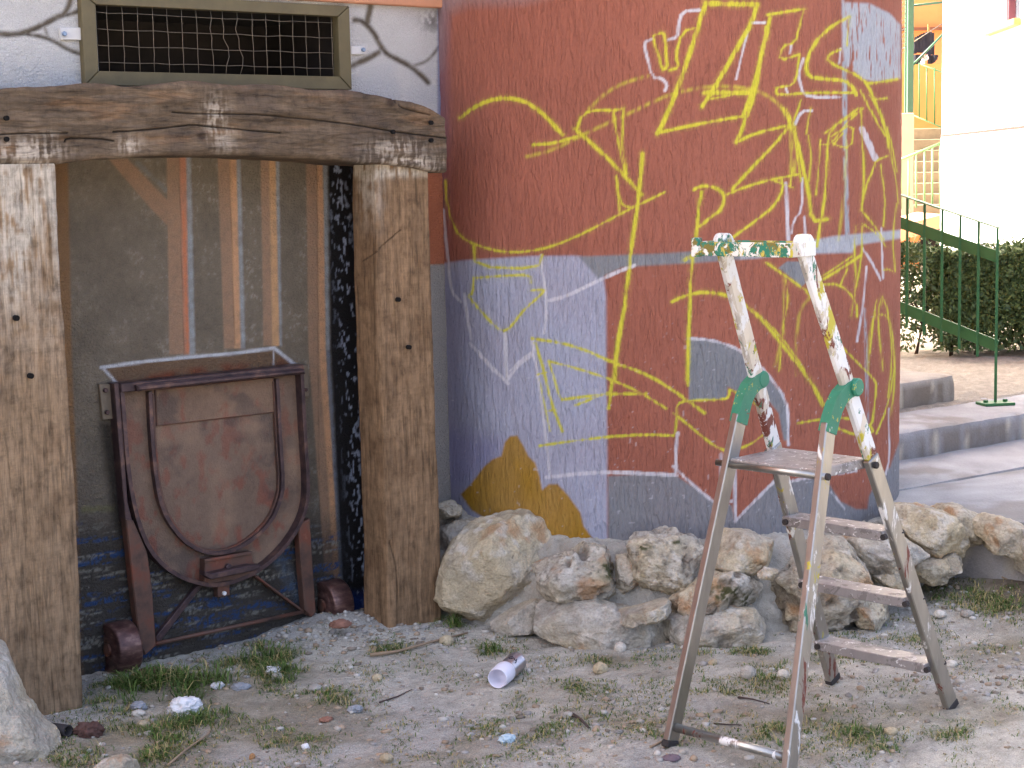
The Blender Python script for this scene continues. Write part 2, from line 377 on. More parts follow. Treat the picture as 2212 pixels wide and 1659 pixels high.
col = mix(col, L(92, 84, 80), .75 * pale * np.exp(-(((X - 935) / 26) ** 2 + ((Y - 45) / 26) ** 2)) * sstep(.35, .6, n2))
col = mix(col, L(118, 122, 158), .8 * area(X, Y, [(945, -60), (962, -60), (966, 260), (945, 260)], 3))
# brown strip by the left post
col = mix(col, L(142, 108, 74) * .95, area(X, Y, Z1((250, 700), (322, 760), (340, 1659), (400, 3250), (250, 3250)), 2.5) * (.8 + .2 * n2))
# painted upright planks
def strip(x0, x1, x2, x3, y0, y1, c, soft=1.6, k=.9):
    global col
    m = area(X, Y, [(x0, y0), (x1, y0), (x3, y1), (x2, y1)], soft); col = mix(col, c, np.clip(m * (k - .35 + .7 * n2), 0, 1))
s = .45573; BR, ORG, GRY = L(164, 132, 106), L(206, 158, 118), L(160, 166, 168)
col = mix(col, BR * .95, np.clip(area(X, Y, Z1((510, 750), (600, 750), (795, 950), (795, 1070), (720, 995)), 1.6) * (.6 + .6 * n2), 0, 1))
mm = stroke(X, Y, Z1((650, 770), (785, 900)), 9, 3); col = mix(col, L(128, 128, 122), np.clip(mm * n2 * 1.6, 0, .8))
for (b0, b1, o1, g1, c0, c1, p1, q1, yb, oc) in ((790, 850, 882, 903, 802, 872, 898, 925, 765, L(196, 134, 104)), (1030, 1085, 1120, 1138, 1062, 1112, 1142, 1162, 753, ORG),
                                                (1235, 1275, 1306, 1322, 1248, 1290, 1325, 1336, 747, L(204, 160, 116)), (1450, 1502, 1530, 1552, 1462, 1512, 1545, 1566, 756, ORG)):
    strip(b0 * s, b1 * s, c0 * s, c1 * s, 320, yb, BR); strip(b1 * s, o1 * s, c1 * s, p1 * s, 320, yb, oc); strip(o1 * s, g1 * s, p1 * s, q1 * s, 320, yb, GRY, 2.2, .75)
strip(1462 * s, 1512 * s, 1540 * s, 1585 * s, 756, 1240, BR); strip(1512 * s, 1545 * s, 1585 * s, 1612 * s, 756, 1258, ORG); strip(1545 * s, 1566 * s, 1612 * s, 1632 * s, 756, 1265, L(120, 128, 140), 2.2, .7)
col = mix(col, L(204, 124, 84), np.clip(stroke(X, Y, Z1((868, 1000), (890, 1659)), 4, 2.5) * n2 * 1.7, 0, .8))
for xa, xb, yb in ((848, 872, 760), (1088, 1112, 745), (1502, 1515, 1230)): col = mix(col, L(96, 74, 56), stroke(X, Y, [(xa * s, 335), (xb * s, yb)], 1.3, 1.2) * .6)
# black strip with pale flecks
blk = area(X, Y, [(1553 * s, 320), (1720 * s, 320), (1740 * s, 1400), (1635 * s, 1400), (1566 * s, 756)], 4)
col = mix(col, L(26, 25, 27), blk * .97)
fl = sstep(.60, .72, fbm(a * 105, z * 48, 0, 61, 2)) * np.exp(-((X - (1600 * s + (Y - 340) * .062)) / 20) ** 2)
col = mix(col, L(176, 186, 204), np.clip(fl * blk, 0, .85))
# blue and grey brush marks low down
strk = fbm(a * 7, z * 62, 0, 71, 3); strk2 = fbm(a * 8 + 9, z * 70, 0, 73, 3); zone = sstep(1085, 1190, Y) * (1 - blk)
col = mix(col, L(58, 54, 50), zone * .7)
col = mix(col, L(48, 72, 112), zone * sstep(.56, .68, strk) * sstep(.35, .6, n3) * .95); col = mix(col, L(134, 130, 118), zone * sstep(.54, .68, strk2) * .85 * sstep(.35, .6, n3))
col = mix(col, L(30, 58, 120), blk * sstep(1265, 1300, Y) * .8)
col = mix(col, L(90, 105, 120), np.clip(stroke(X, Y, Z2((1230, 1000), (1340, 1090), (1440, 1300)), 22, 12) * n2 * 1.2, 0, .6))
col = mix(col, L(120, 118, 70), np.clip(stroke(X, Y, Z2((400, 835), (540, 830)), 10, 6) * n2, 0, .5))
# painted inside of the cart tub, chalk outline
col = mix(col, L(118, 92, 70) * .9, area(X, Y, Z2((490, 160), (1300, 72), (1400, 150), (1400, 230), (560, 280)), 1.5) * .85)
col = mix(col, L(120, 60, 40), area(X, Y, Z2((540, 215), (1340, 110), (1400, 150), (1400, 230), (560, 280)), 6) * sstep(.4, .65, n1) * .8)
shd = area(X, Y, Z2((470, 420), (545, 420), (620, 900), (600, 1010), (540, 900)), 9); col = mix(col, L(44, 40, 36), shd * .8)  # shadow left of the cart painted into the wall colour
ch = np.zeros(len(a))
for pts, w in ((((480, 162), (700, 132), (900, 112), (1100, 96), (1300, 70), (1398, 148)), 9), (((484, 160), (555, 238)), 7), (((1298, 72), (1296, 150)), 2.5)): stroke(X, Y, Z2(*pts), w * .8, 1.4, ch)
col = mix(col, L(200, 202, 206), np.clip(ch * (.55 + .8 * n2), 0, 1))
P = P + np.outer((n2 - .5) * .004 * (1 - .75 * pale) + (n1 - .5) * .004, WM)
q = grid_quads(len(vz), len(va)); fa = a[q].mean(1); fz = z[q].mean(1); q = q[~((fa > ha0) & (fa < ha1) & (fz > hz0) & (fz < hz1))]
M_MURAL = mat_attr("mural_paint_on_stucco", .88, 'uv', [((110, 110, 1), .8, .006, .35, .65, .3), ((320, 320, 1), .6, .0025, .3, .7, 0)], .22, (260, 260, 1), .2)
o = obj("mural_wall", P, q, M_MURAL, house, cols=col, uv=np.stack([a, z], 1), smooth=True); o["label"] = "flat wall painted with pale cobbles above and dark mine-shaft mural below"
HB, HT, HR, HL = -9.5, 6.6, 2.3, -9.0
def quad(name, ps, mat, parent): return obj(name, ps, [(0, 1, 2, 3)], mat, parent)
pl = [([wall3(HL, 0, -.4), wall3(A0, 0, -.4), wall3(A0, 0, HT), wall3(HL, 0, HT)]), ([wall3(A0, 0, ZT_), wall3(HR, 0, ZT_), wall3(HR, 0, HT), wall3(A0, 0, HT)]),
      ([wall3(HR, 0, -.4), wall3(HR, HB, -.4), wall3(HR, HB, HT), wall3(HR, 0, HT)]), ([wall3(HR, HB, -.4), wall3(HL, HB, -.4), wall3(HL, HB, HT), wall3(HR, HB, HT)]),
      ([wall3(HL, HB, -.4), wall3(HL, 0, -.4), wall3(HL, 0, HT), wall3(HL, HB, HT)])]
for p in pl: quad("wall", p, M_PLAIN, house)
M_ROOF = mat_noise("clay_roof", tri(L(150, 80, 55), .2), (4, 4, 4), .85)
box_obj("roof", wall3((HL + HR) / 2, HB / 2, HT + .12), WU * ((HR - HL) / 2 + .35), WM * (-HB / 2 + .35), ZV * .11, M_ROOF, house)
# salmon string course above the vent
zl = wall_az(1085 * .8, 14)[1]
M_LEDGE = mat_noise("salmon_render", tri(L(196, 140, 108), .1), (9, 9, 9), .9, bst=.4)
box_obj("string_course", wall3((A1 + A0) / 2 - .03, .0125, zl + .16), WU * (A1 - A0) / 2 * .995, WM * .0155, ZV * .16, M_LEDGE, house, .004)
# vent: recess, four mitred boards, wires, fixing tabs
M_FRAME = mat_noise("olive_brown_paint", tri(L(98, 88, 62), .14), (14, 14, 14), .6, bst=.25, bdist=.002)
M_WIRE = mat_noise("galvanised_wire", tri(L(120, 110, 96), .2), (60, 60, 60), .45, .6, bst=0)
rec = [wall3(ha0, .006, hz0), wall3(ha1, .006, hz0), wall3(ha1, .006, hz1), wall3(ha0, .006, hz1), wall3(ha0, -.5, hz0), wall3(ha1, -.5, hz0), wall3(ha1, -.5, hz1), wall3(ha0, -.5, hz1)]
vent = obj("vent", rec, [(0, 1, 5, 4), (1, 2, 6, 5), (2, 3, 7, 6), (3, 0, 4, 7), (4, 5, 6, 7)], M_DARK, house)
vent["label"] = "dark barred cellar vent with olive-brown frame"
fo = .028; oa0, oa1 = wall_az(178, 60, fo)[0], wall_az(758, 110, fo)[0]; oz0 = (wall_az(184, 181, fo)[1] + wall_az(756, 197, fo)[1]) / 2; oz1 = wall_az(760, 13, fo)[1]
ia0, ia1 = wall_az(210, 80, fo)[0], wall_az(733, 110, fo)[0]; iz0 = (wall_az(214, 151, fo)[1] + wall_az(734, 167, fo)[1]) / 2; iz1 = (wall_az(209, 6, fo)[1] + wall_az(732, 39, fo)[1]) / 2
O_ = [(oa0, oz0), (oa1, oz0), (oa1, oz1), (oa0, oz1)]; I_ = [(ia0, iz0), (ia1, iz0), (ia1, iz1), (ia0, iz1)]
for k in range(4):
    loop = [O_[k], O_[(k + 1) % 4], I_[(k + 1) % 4], I_[k]]; cx = sum(p[0] for p in loop) / 4; cz = sum(p[1] for p in loop) / 4
    loop = [(p[0] + (cx - p[0]) * .004, p[1] + (cz - p[1]) * .012) for p in loop]
    V, Fs = prism_vf([wall3(p[0], fo, p[1]) for p in loop], [wall3(p[0], -.01, p[1]) for p in loop], .002); obj("frame_board", V, Fs, M_FRAME, vent)
r_ = random.Random(3)
for k in range(17):
    aa = ia0 + (ia1 - ia0) * (k + .85) / 17.2; bend = .006 if k in (7, 8, 9) else .0015
    pts = [wall3(aa + r_.uniform(-bend, bend) + (.008 * math.sin(t * 6) if k in (8, 9) else 0), .012, iz0 - .004 + (iz1 - iz0 + .008) * t) for t in np.linspace(0, 1, 8)]
    tube("wire", pts, .0011, M_WIRE, vent, 5)
for k in range(4):
    zz = iz0 + (iz1 - iz0) * (k + .55) / 4.0
    pts = [wall3(ia0 - .002 + (ia1 - ia0) * t * (.985), .0145, zz + r_.uniform(-.0022, .0022)) for t in np.linspace(0, 1, 18)]; tube("wire", pts, .0011, M_WIRE, vent, 5)
M_TAB = mat_noise("painted_steel_tab", tri(L(200, 198, 196), .06), (30, 30, 30), .6); M_BOLT = mat_noise("blue_grey_bolt", tri(L(140, 158, 182), .2), (90, 90, 90), .4, .5)
for px, bx in ((Z1((285, 130), (395, 130), (395, 190), (290, 188)), (305, 160)), (Z1((1664, 218), (1740, 216), (1740, 258), (1664, 258)), (1722, 236))):
    wall_plate("fixing_tab", px, 0, .014, M_TAB, vent); b_ = Z1(bx)[0]; disc("bolt", onwall(*b_, .018), WM, .008, .014, M_BOLT, vent, 6, .002)

# ================================================================== round tower with spray-paint sketch
tower = thing("round_tower", "round brick-red stucco tower sketched over with yellow and white spray lines", "tower", (TC[0], TC[1], 0))
ph_l = math.atan2(onwall(957, 500)[1] - TC[1], onwall(957, 500)[0] - TC[0])           # where it meets the flat wall (about -150 deg)
ph_r = math.radians(40); ph_l -= .06
if ph_l > 0: ph_l -= 2 * math.pi
# columns are denser where the wall turns edge-on to the path
t_ = np.linspace(0, 1, 640); ph = ph_l + (ph_r - ph_l) * t_; zz = np.linspace(.1, 2.42, 500)
PH, ZZ = np.meshgrid(ph, zz); p_, z = PH.ravel(), ZZ.ravel(); N = np.stack([np.cos(p_), np.sin(p_), 0 * p_], 1)
P = np.stack([TC[0] + TR * N[:, 0], TC[1] + TR * N[:, 1], z], 1); X, Y = proj(P); arc = p_ * TR
facing = np.einsum('ij,ij->i', N[:, :2], CAM[:2] - P[:, :2]) > -.001
X = np.where(facing, X, 1946 + (arc - arc[facing].max()) * 400); 
n1 = fbm(arc * 5, z * 5, 0, 81); n2 = fbm(arc * 70, z * 22, 0, 82, 3); ridge = fbm(arc * 95, z * 17, 0, 83, 3); n3 = fbm(arc * 160, z * 160, 0, 84, 2)
RED = L(155, 95, 77); LIL = L(169, 171, 188); GR = L(130, 131, 134); GRL = L(172, 174, 180); OCH = L(164, 122, 30); YEL = L(206, 198, 62); WHT = L(206, 202, 206)
col = np.tile(RED, (len(p_), 1)) * (.88 + .22 * n1)[:, None]
def lay(c, m, k=1.0):
    global col; col = mix(col, c, np.clip(m * k, 0, 1))
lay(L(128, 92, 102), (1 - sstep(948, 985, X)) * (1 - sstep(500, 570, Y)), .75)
lay(L(146, 128, 130), area(X, Y, Z3((20, -60), (700, -60), (420, 10), (180, 18), (90, 60), (60, 300)), 16), .7)
lay(LIL * (.93), area(X, Y, [(900, 578), (1000, 562), (1150, 553), (1245, 552), (1285, 562), (1303, 590), (1309, 640), (1311, 900), (1314, 1400), (900, 1400)], 3.2) * (.86 + .2 * n1), 1)
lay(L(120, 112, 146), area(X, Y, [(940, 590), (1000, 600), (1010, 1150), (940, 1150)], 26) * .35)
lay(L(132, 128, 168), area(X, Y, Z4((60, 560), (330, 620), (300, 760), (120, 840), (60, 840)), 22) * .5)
lay(GR, area(X, Y, [(1250, 554), (1420, 548), (1640, 533), (1640, 558), (1500, 568), (1345, 577), (1292, 602)], 3))
lay(GRL, area(X, Y, [(1600, 545), (1700, 530), (1800, 510), (1950, 496), (1950, 514), (1850, 530), (1840, 546), (1760, 548), (1600, 560)], 3))
lay(GR * .96, area(X, Y, Z6((325, 705), (480, 722), (600, 775), (700, 850), (800, 955), (880, 1050), (908, 1150), (912, 1310), (880, 1310), (850, 1150), (790, 1080), (620, 1030), (553, 995), (545, 1065), (325, 1078)), 2))
lay(GR, area(X, Y, Z6((850, 300), (900, 262), (985, 262), (1010, 390), (985, 410), (940, 370)), 1.5))
lay(GR * .98, area(X, Y, Z4((803, 780), (950, 770), (1100, 775), (1200, 840), (1285, 900), (1310, 890), (1350, 910), (1365, 985), (1450, 895), (1555, 780), (1600, 800), (1700, 790), (1760, 780), (1790, 830), (1830, 890), (1900, 925), (1950, 925), (1955, 870), (2000, 780), (2050, 740), (2100, 600), (2300, 600), (2300, 1400), (803, 1400)), 2.4) * (.9 + .12 * n1))
lay(OCH, area(X, Y, Z4((150, 860), (200, 810), (250, 740), (290, 705), (330, 690), (345, 630), (370, 602), (400, 600), (425, 640), (450, 690), (480, 720), (500, 780), (512, 840), (540, 815), (580, 815), (630, 870), (680, 940), (695, 1000), (740, 1060), (735, 1090), (640, 1100), (560, 1060), (500, 1040), (400, 1000), (280, 980), (200, 930)), 2.4) * (.85 + .2 * n1))
lay(GRL, area(X, Y, Z3((1838, -20), (1850, 10), (1960, 15), (2050, 60), (2094, 110), (2094, 345), (1990, 362), (1930, 350), (1880, 305), (1850, 290), (1838, 200)), 3) * sstep(.22, .42, ridge))
vs = np.zeros(len(p_)); stroke(X, Y, Z3((1848, 280), (1852, 700), (1862, 1060)), 10, 1.6, vs); stroke(X, Y, Z4((1940, 40), (1946, 300), (1952, 560), (1955, 700)), 6, 1.6, vs); lay(GRL * .85, vs * sstep(.25, .5, ridge))
ym = np.zeros(len(p_)); yf = np.zeros(len(p_)); wm = np.zeros(len(p_))
YS = [(22, (150, 520), (200, 480), (270, 445), (350, 432), (430, 445), (500, 490), (560, 550), (600, 595)), (18, (470, 640), (560, 635), (660, 605)),
      (16, (660, 580), (690, 500), (760, 485), (830, 490), (870, 480)), (13, (870, 480), (870, 560), (862, 650), (887, 770)), (13, (825, 490), (845, 620), (880, 780), (895, 800)),
      (21, (655, 570), (760, 660), (860, 760), (950, 860)), (21, (955, 680), (945, 800), (930, 930), (905, 1100), (890, 1250), (870, 1400), (840, 1560), (830, 1680)),
      (13, (840, 780), (850, 890), (890, 920), (930, 910)), (11, (855, 950), (850, 890)), (13, (1055, 850), (950, 900), (850, 950), (700, 1030), (560, 1090), (440, 1115), (330, 1115), (220, 1085), (150, 1050), (110, 980), (90, 900), (85, 800)),
      (28, (1235, 15), (1460, 20)), (24, (1460, 20), (1440, 100), (1380, 200), (1280, 380), (1220, 470)), (25, (1235, 15), (1200, 120), (1150, 280), (1100, 420), (1040, 560), (1020, 590)),
      (18, (1030, 585), (1150, 560), (1300, 530), (1400, 515)), (22, (1400, 515), (1440, 410), (1480, 250), (1505, 120)), (26, (1230, 410), (1440, 410)), (14, (1250, 440), (1440, 400)),
      (15, (1000, 160), (1050, 140), (1055, 180), (1060, 250), (1065, 300), (1040, 310), (1020, 220), (1000, 160)), (14, (1075, 310), (1120, 300), (1100, 250), (1130, 140), (1200, 120)),
      (16, (1510, 65), (1600, 50), (1670, 40)), (12, (1670, 40), (1650, 120), (1630, 190), (1570, 205), (1560, 270), (1650, 240)), (14, (1650, 240), (1640, 330), (1620, 380), (1550, 385), (1545, 410), (1560, 420), (1700, 410), (1900, 410)),
      (20, (1520, 80), (1500, 170), (1470, 330), (1440, 450), (1400, 560), (1370, 630)), (20, (1870, 75), (1800, 110), (1740, 160), (1700, 220), (1675, 290), (1690, 340), (1760, 350), (1850, 355), (1880, 380), (1900, 420)),
      (10, (1870, 75), (1860, 200)), (16, (1830, 220), (1780, 240), (1775, 270), (1830, 300), (1900, 330), (1950, 370), (2000, 480), (2040, 600), (2045, 650)), (16, (1950, 370), (2010, 362), (2080, 350)), (12, (1920, 400), (1970, 500), (2030, 600)), (12, (1980, 440), (2035, 435)),
      (16, (1370, 630), (1450, 590), (1600, 555)), (20, (1580, 480), (1610, 550), (1640, 620), (1660, 720), (1690, 850), (1700, 980), (1775, 970)), (18, (1610, 550), (1540, 640), (1440, 740), (1350, 840)),
      (18, (1180, 840), (1220, 820), (1280, 830), (1320, 860), (1310, 920), (1260, 960), (1210, 1000)), (14, (1330, 860), (1400, 830), (1500, 800), (1650, 770)), (19, (1215, 850), (1200, 950), (1190, 1060), (1170, 1200), (1160, 1400), (1155, 1680)),
      (10, (1620, 740), (1610, 820)), (14, (1570, 790), (1580, 830), (1540, 910), (1450, 980), (1340, 1060)), (10, (1540, 800), (1620, 830)), (10, (1660, 440), (1610, 570)),
      (15, (1910, 480), (1800, 560), (1780, 600), (1770, 700), (1765, 850), (1740, 1000), (1725, 1090)), (10, (1780, 600), (1800, 640), (1880, 660), (1890, 540), (1780, 610)), (9, (1800, 640), (1840, 590)), (8, (1700, 480), (1680, 590)),
      (12, (1920, 480), (1930, 650), (1935, 800), (1925, 930)), (11, (2040, 690), (1985, 712), (1980, 740), (1940, 830), (1920, 930), (1970, 980), (2020, 1060)), (8, (2010, 730), (2030, 880), (2020, 1000)), (7, (2045, 640), (2078, 800), (2086, 900)),
      (26, (1140, 1150), (1210, 1115)), (16, (210, 1090), (215, 1180), (490, 1190), (510, 1130)), (14, (210, 1230), (330, 1220), (460, 1215), (460, 1250)), (15, (210, 1230), (205, 1300), (180, 1305), (200, 1330), (260, 1400), (330, 1470), (370, 1450), (430, 1370), (510, 1300), (520, 1280), (460, 1285)),
      (18, (1085, 1335), (1150, 1305), (1230, 1290), (1330, 1305), (1400, 1340), (1500, 1430), (1600, 1560), (1680, 1659), (1760, 1790)), (13, (1500, 1160), (1600, 1230), (1700, 1300), (1740, 1400)), (16, (1730, 1250), (1830, 1190), (1920, 1130)),
      (10, (1930, 1000), (1925, 1130), (1895, 1290)), (12, (1730, 1260), (1830, 1255), (1900, 1330), (1905, 1400)), (10, (1860, 1190), (1830, 1260)), (9, (2015, 1310), (1995, 1380), (2000, 1480), (2020, 1640)), (9, (2015, 1310), (2050, 1400), (2068, 1540), (2070, 1700), (2050, 1850)), (8, (1990, 1390), (2040, 1395), (2060, 1480)), (8, (2060, 1200), (2040, 1190), (2020, 1195)),
      (11, (1620, 560), (1640, 680), (1655, 800)), (10, (1590, 480), (1630, 560), (1650, 660)), (9, (1930, 480), (1860, 540), (1790, 640), (1740, 640)), (9, (1742, 620), (1735, 740), (1722, 860)), (9, (1960, 420), (2020, 520), (2060, 640), (2080, 760)), (8, (2000, 470), (2050, 600), (2060, 720)),
      (9, (1880, 1135), (1800, 1190), (1745, 1225)), (9, (1590, 1240), (1600, 1330), (1570, 1500), (1560, 1640)), (8, (1990, 1330), (1975, 1420), (1960, 1560)), (8, (2030, 1340), (2055, 1470), (2060, 1600), (2040, 1760)), (9, (1930, 990), (1990, 1030), (2030, 1090)), (8, (2080, 900), (2060, 1060), (2070, 1200)),
      (9, (1690, 600), (1700, 700), (1690, 800)), (8, (1900, 1000), (1890, 1120), (1900, 1250), (1880, 1400)), (12, (1760, 590), (1830, 540), (1900, 500))]
for w, *p in YS: stroke(X, Y, smooth_pts(Z3(*p), 1), w * .40, 2.0, ym)
for w, *p in [(14, (445, 692), (560, 665), (680, 600), (900, 500), (1000, 450), (1100, 410), (1250, 380), (1400, 385), (1500, 415), (1570, 470), (1610, 540)), (14, (720, 480), (780, 420), (860, 370), (980, 335)), (12, (1860, 600), (1850, 800), (1840, 920), (1820, 1060)),
              (11, (1580, 1230), (1585, 1450), (1540, 1620)), (11, (1700, 1310), (1650, 1370), (1635, 1500), (1635, 1659)), (9, (2015, 1330), (1960, 1450), (1950, 1640)), (30, (1620, 560), (1620, 760))]: stroke(X, Y, smooth_pts(Z3(*p), 1), w * .488, 3.0, yf)
for w, *p in [(18, (465, 170), (600, 190), (700, 220), (830, 280), (930, 310), (1050, 370), (1230, 500)), (14, (540, 270), (640, 295), (800, 345), (950, 410), (1060, 480)), (12, (540, 270), (560, 330), (590, 430), (600, 440)),
              (18, (600, 440), (800, 415), (970, 415)), (16, (660, 465), (800, 410)), (17, (480, 190), (520, 310), (550, 450), (600, 580)), (12, (490, 330), (530, 320)), (9, (500, 350), (520, 450), (545, 580)), (12, (540, 490), (570, 485)),
              (14, (1100, 590), (1105, 520), (1105, 460), (1150, 445), (1320, 440), (1340, 425), (1340, 390), (1400, 430), (1480, 470)), (16, (500, 645), (640, 625), (800, 605), (960, 595), (1095, 600)), (14, (1090, 500), (1150, 545), (1250, 630), (1310, 665), (1330, 660), (1420, 650), (1510, 580)),
              (12, (1830, 200), (1900, 270), (1980, 350), (1990, 380), (1975, 530), (1960, 560)), (14, (1640, 545), (1760, 525), (1860, 520), (1960, 550), (1980, 590), (1900, 600), (1800, 560)), (11, (2070, 300), (2040, 470), (1990, 590)), (18, (880, 0), (850, 150), (830, 300), (815, 400), (805, 480)), (15, (1170, 0), (1160, 150), (1155, 380)), (12, (1440, 40), (1560, 150), (1680, 320), (1750, 470))]: stroke(X, Y, smooth_pts(Z4(*p), 1), w * .40, 2.0, ym)
for w, *p in [(14, (1205, 45), (1130, 50), (1115, 110), (1110, 165), (1070, 175)), (13, (1000, 170), (960, 190), (975, 250), (1000, 345), (1040, 345), (1065, 375), (1055, 400)), (12, (1440, 100), (1495, 100)), (9, (1420, 140), (1400, 220), (1370, 350)), (10, (1612, 200), (1606, 238)), (11, (1590, 390), (1600, 415)),
              (13, (1665, 260), (1645, 330), (1660, 400), (1690, 430), (1830, 430)), (13, (1705, 490), (1660, 490), (1630, 550)), (28, (1925, 570), (1950, 620), (1985, 700)), (16, (1590, 810), (1595, 950), (1600, 1060)), (9, (1660, 790), (1660, 930), (1620, 980), (1615, 1030)), (9, (1670, 960), (1675, 1040)), (9, (1832, 215), (1825, 280)),
              (12, (75, 930), (85, 1050), (100, 1200), (110, 1290), (150, 1335)), (14, (165, 1300), (180, 1400), (195, 1500)), (16, (540, 1330), (620, 1310), (720, 1260), (850, 1200), (920, 1175)), (12, (505, 1130), (510, 1200), (530, 1300), (530, 1400), (520, 1475)), (15, (345, 1475), (350, 1560), (350, 1659)), (13, (190, 1520), (270, 1610), (300, 1645)), (13, (470, 1500), (490, 1659)), (12, (480, 1550), (420, 1590), (370, 1640)),
              (11, (1930, 1100), (1980, 1180), (2010, 1240)), (10, (2012, 1010), (2018, 1230)), (10, (1945, 1180), (1930, 1350), (1905, 1510))]: stroke(X, Y, smooth_pts(Z3(*p), 1), w * .488, 1.5, wm)
for w, *p in [(15, (345, 150), (350, 300), (355, 360)), (14, (190, 190), (280, 290), (360, 370)), (15, (480, 235), (400, 290), (360, 350)), (13, (465, 170), (490, 330), (520, 550), (545, 780)), (17, (530, 785), (700, 765), (850, 762), (1000, 770), (1110, 775)), (17, (1110, 590), (1100, 700), (1105, 770)), (13, (1090, 735), (1190, 830), (1280, 900)), (13, (1300, 680), (1305, 830)),
              (15, (1360, 720), (1365, 850), (1368, 975)), (13, (1280, 900), (1350, 890)), (14, (1365, 980), (1450, 890), (1560, 780)), (14, (1620, 800), (1750, 775), (1900, 755)), (13, (1160, 170), (1250, 175), (1340, 200), (1430, 245), (1520, 340), (1590, 440), (1600, 540), (1600, 640)), (9, (1790, 850), (1850, 925)), (9, (2045, 480), (2050, 700), (2030, 770))]: stroke(X, Y, smooth_pts(Z4(*p), 1), w * .488, 1.5, wm)
dry = sstep(.2, .62, ridge)
hal = np.zeros(len(p_)); hw_ = np.zeros(len(p_))
for w, *p in YS: stroke(X, Y, smooth_pts(Z3(*p), 1), w * .6, 6.0, hal)
lay(YEL, hal * (.05 + .22 * sstep(.4, .7, n3)) * (.4 + dry))
lay(WHT, np.clip(wm * 1.25 - .7 * (1 - dry), 0, 1) * .9); lay(YEL, yf * dry * .6); lay(YEL, np.clip(ym * 1.3 - .75 * (1 - dry) - .12, 0, 1) * .93)
sp = sstep(.93, .96, fbm(arc * 90, z * 90, 0, 91, 1)) * sstep(500, 900, Y); lay(WHT, sp * .4)
P = P + N * ((ridge - .5) * .0045 + (n1 - .5) * .006)[:, None]
M_TOWER = mat_attr("sprayed_drip_stucco", .85, 'uv', [((75, 12, 1), .7, .005, .50, .60, .6), ((150, 22, 1), .5, .003, .42, .62, .5), ((500, 500, 1), .3, .0015, .3, .7, 0)], .13, (180, 60, 1), .25)
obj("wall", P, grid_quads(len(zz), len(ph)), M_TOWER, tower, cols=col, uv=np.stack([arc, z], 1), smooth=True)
M_TPLAIN = mat_noise("plain_red_stucco", tri(RED, .1), (30, 30, 8), .88, bst=.5)
def cyl_sheet(p0, p1, z0, z1, n):
    A = np.linspace(p0, p1, n); V = [(TC[0] + TR * math.cos(q), TC[1] + TR * math.sin(q), zz_) for zz_ in (z0, z1) for q in A]; return V, grid_quads(2, n)
V, q = cyl_sheet(ph_l, ph_l + 2 * math.pi, 2.42, HT, 72); obj("upper_wall", V, q, M_TPLAIN, tower, smooth=True)
V, q = cyl_sheet(ph_r, ph_l + 2 * math.pi, .0, 2.42, 40); obj("rear_wall", V, q, M_TPLAIN, tower, smooth=True)

# ================================================================== timbers
def wood_mat():
    m, nt, b = new_mat("old_hewn_timber"); a = nd(nt, "ShaderNodeAttribute", attribute_name="col"); c = a.outputs["Color"]
    st1 = ramp(nt, noise_tex(nt, coords(nt, 'uv', (5, 70, 1)), 1.0, 6, .65, .6), [(.30, .55), (.48, 1.0), (.75, 1.22)])
    st2 = ramp(nt, noise_tex(nt, coords(nt, 'uv', (16, 260, 1)), 1.0, 5, .7, .2), [(.28, .6), (.5, 1.0), (.8, 1.2)])
    saw = ramp(nt, noise_tex(nt, coords(nt, 'uv', (190, 9, 1)), 1.0, 3, .6, .2), [(.3, .92), (.6, 1.03)])
    blo = ramp(nt, noise_tex(nt, coords(nt, 'uv', (22, 26, 1)), 1.0, 7, .72, .3), [(.32, .62), (.5, 1.0), (.72, 1.18)])
    for t in (st1, st2, saw, blo): c = mul(nt, c, t)
    nt.links.new(c, b.inputs["Base Color"]); b.inputs["Roughness"].default_value = .85; b.inputs["Specular IOR Level"].default_value = .2; prev = None
    for h, st, di in ((st1, .7, .006), (st2, .6, .0025), (blo, .4, .004), (saw, .15, .001)):
        n = bump(nt, None, h, st, di)
        if prev: nt.links.new(prev.outputs[0], n.inputs["Normal"])
        prev = n
    nt.links.new(prev.outputs[0], b.inputs["Normal"]); return m
M_WOOD = wood_mat()
M_HOLE = mat_noise("bolt_hole_shadow", tri(L(14, 11, 9), .1), (10, 10, 10), 1.0, bst=0)
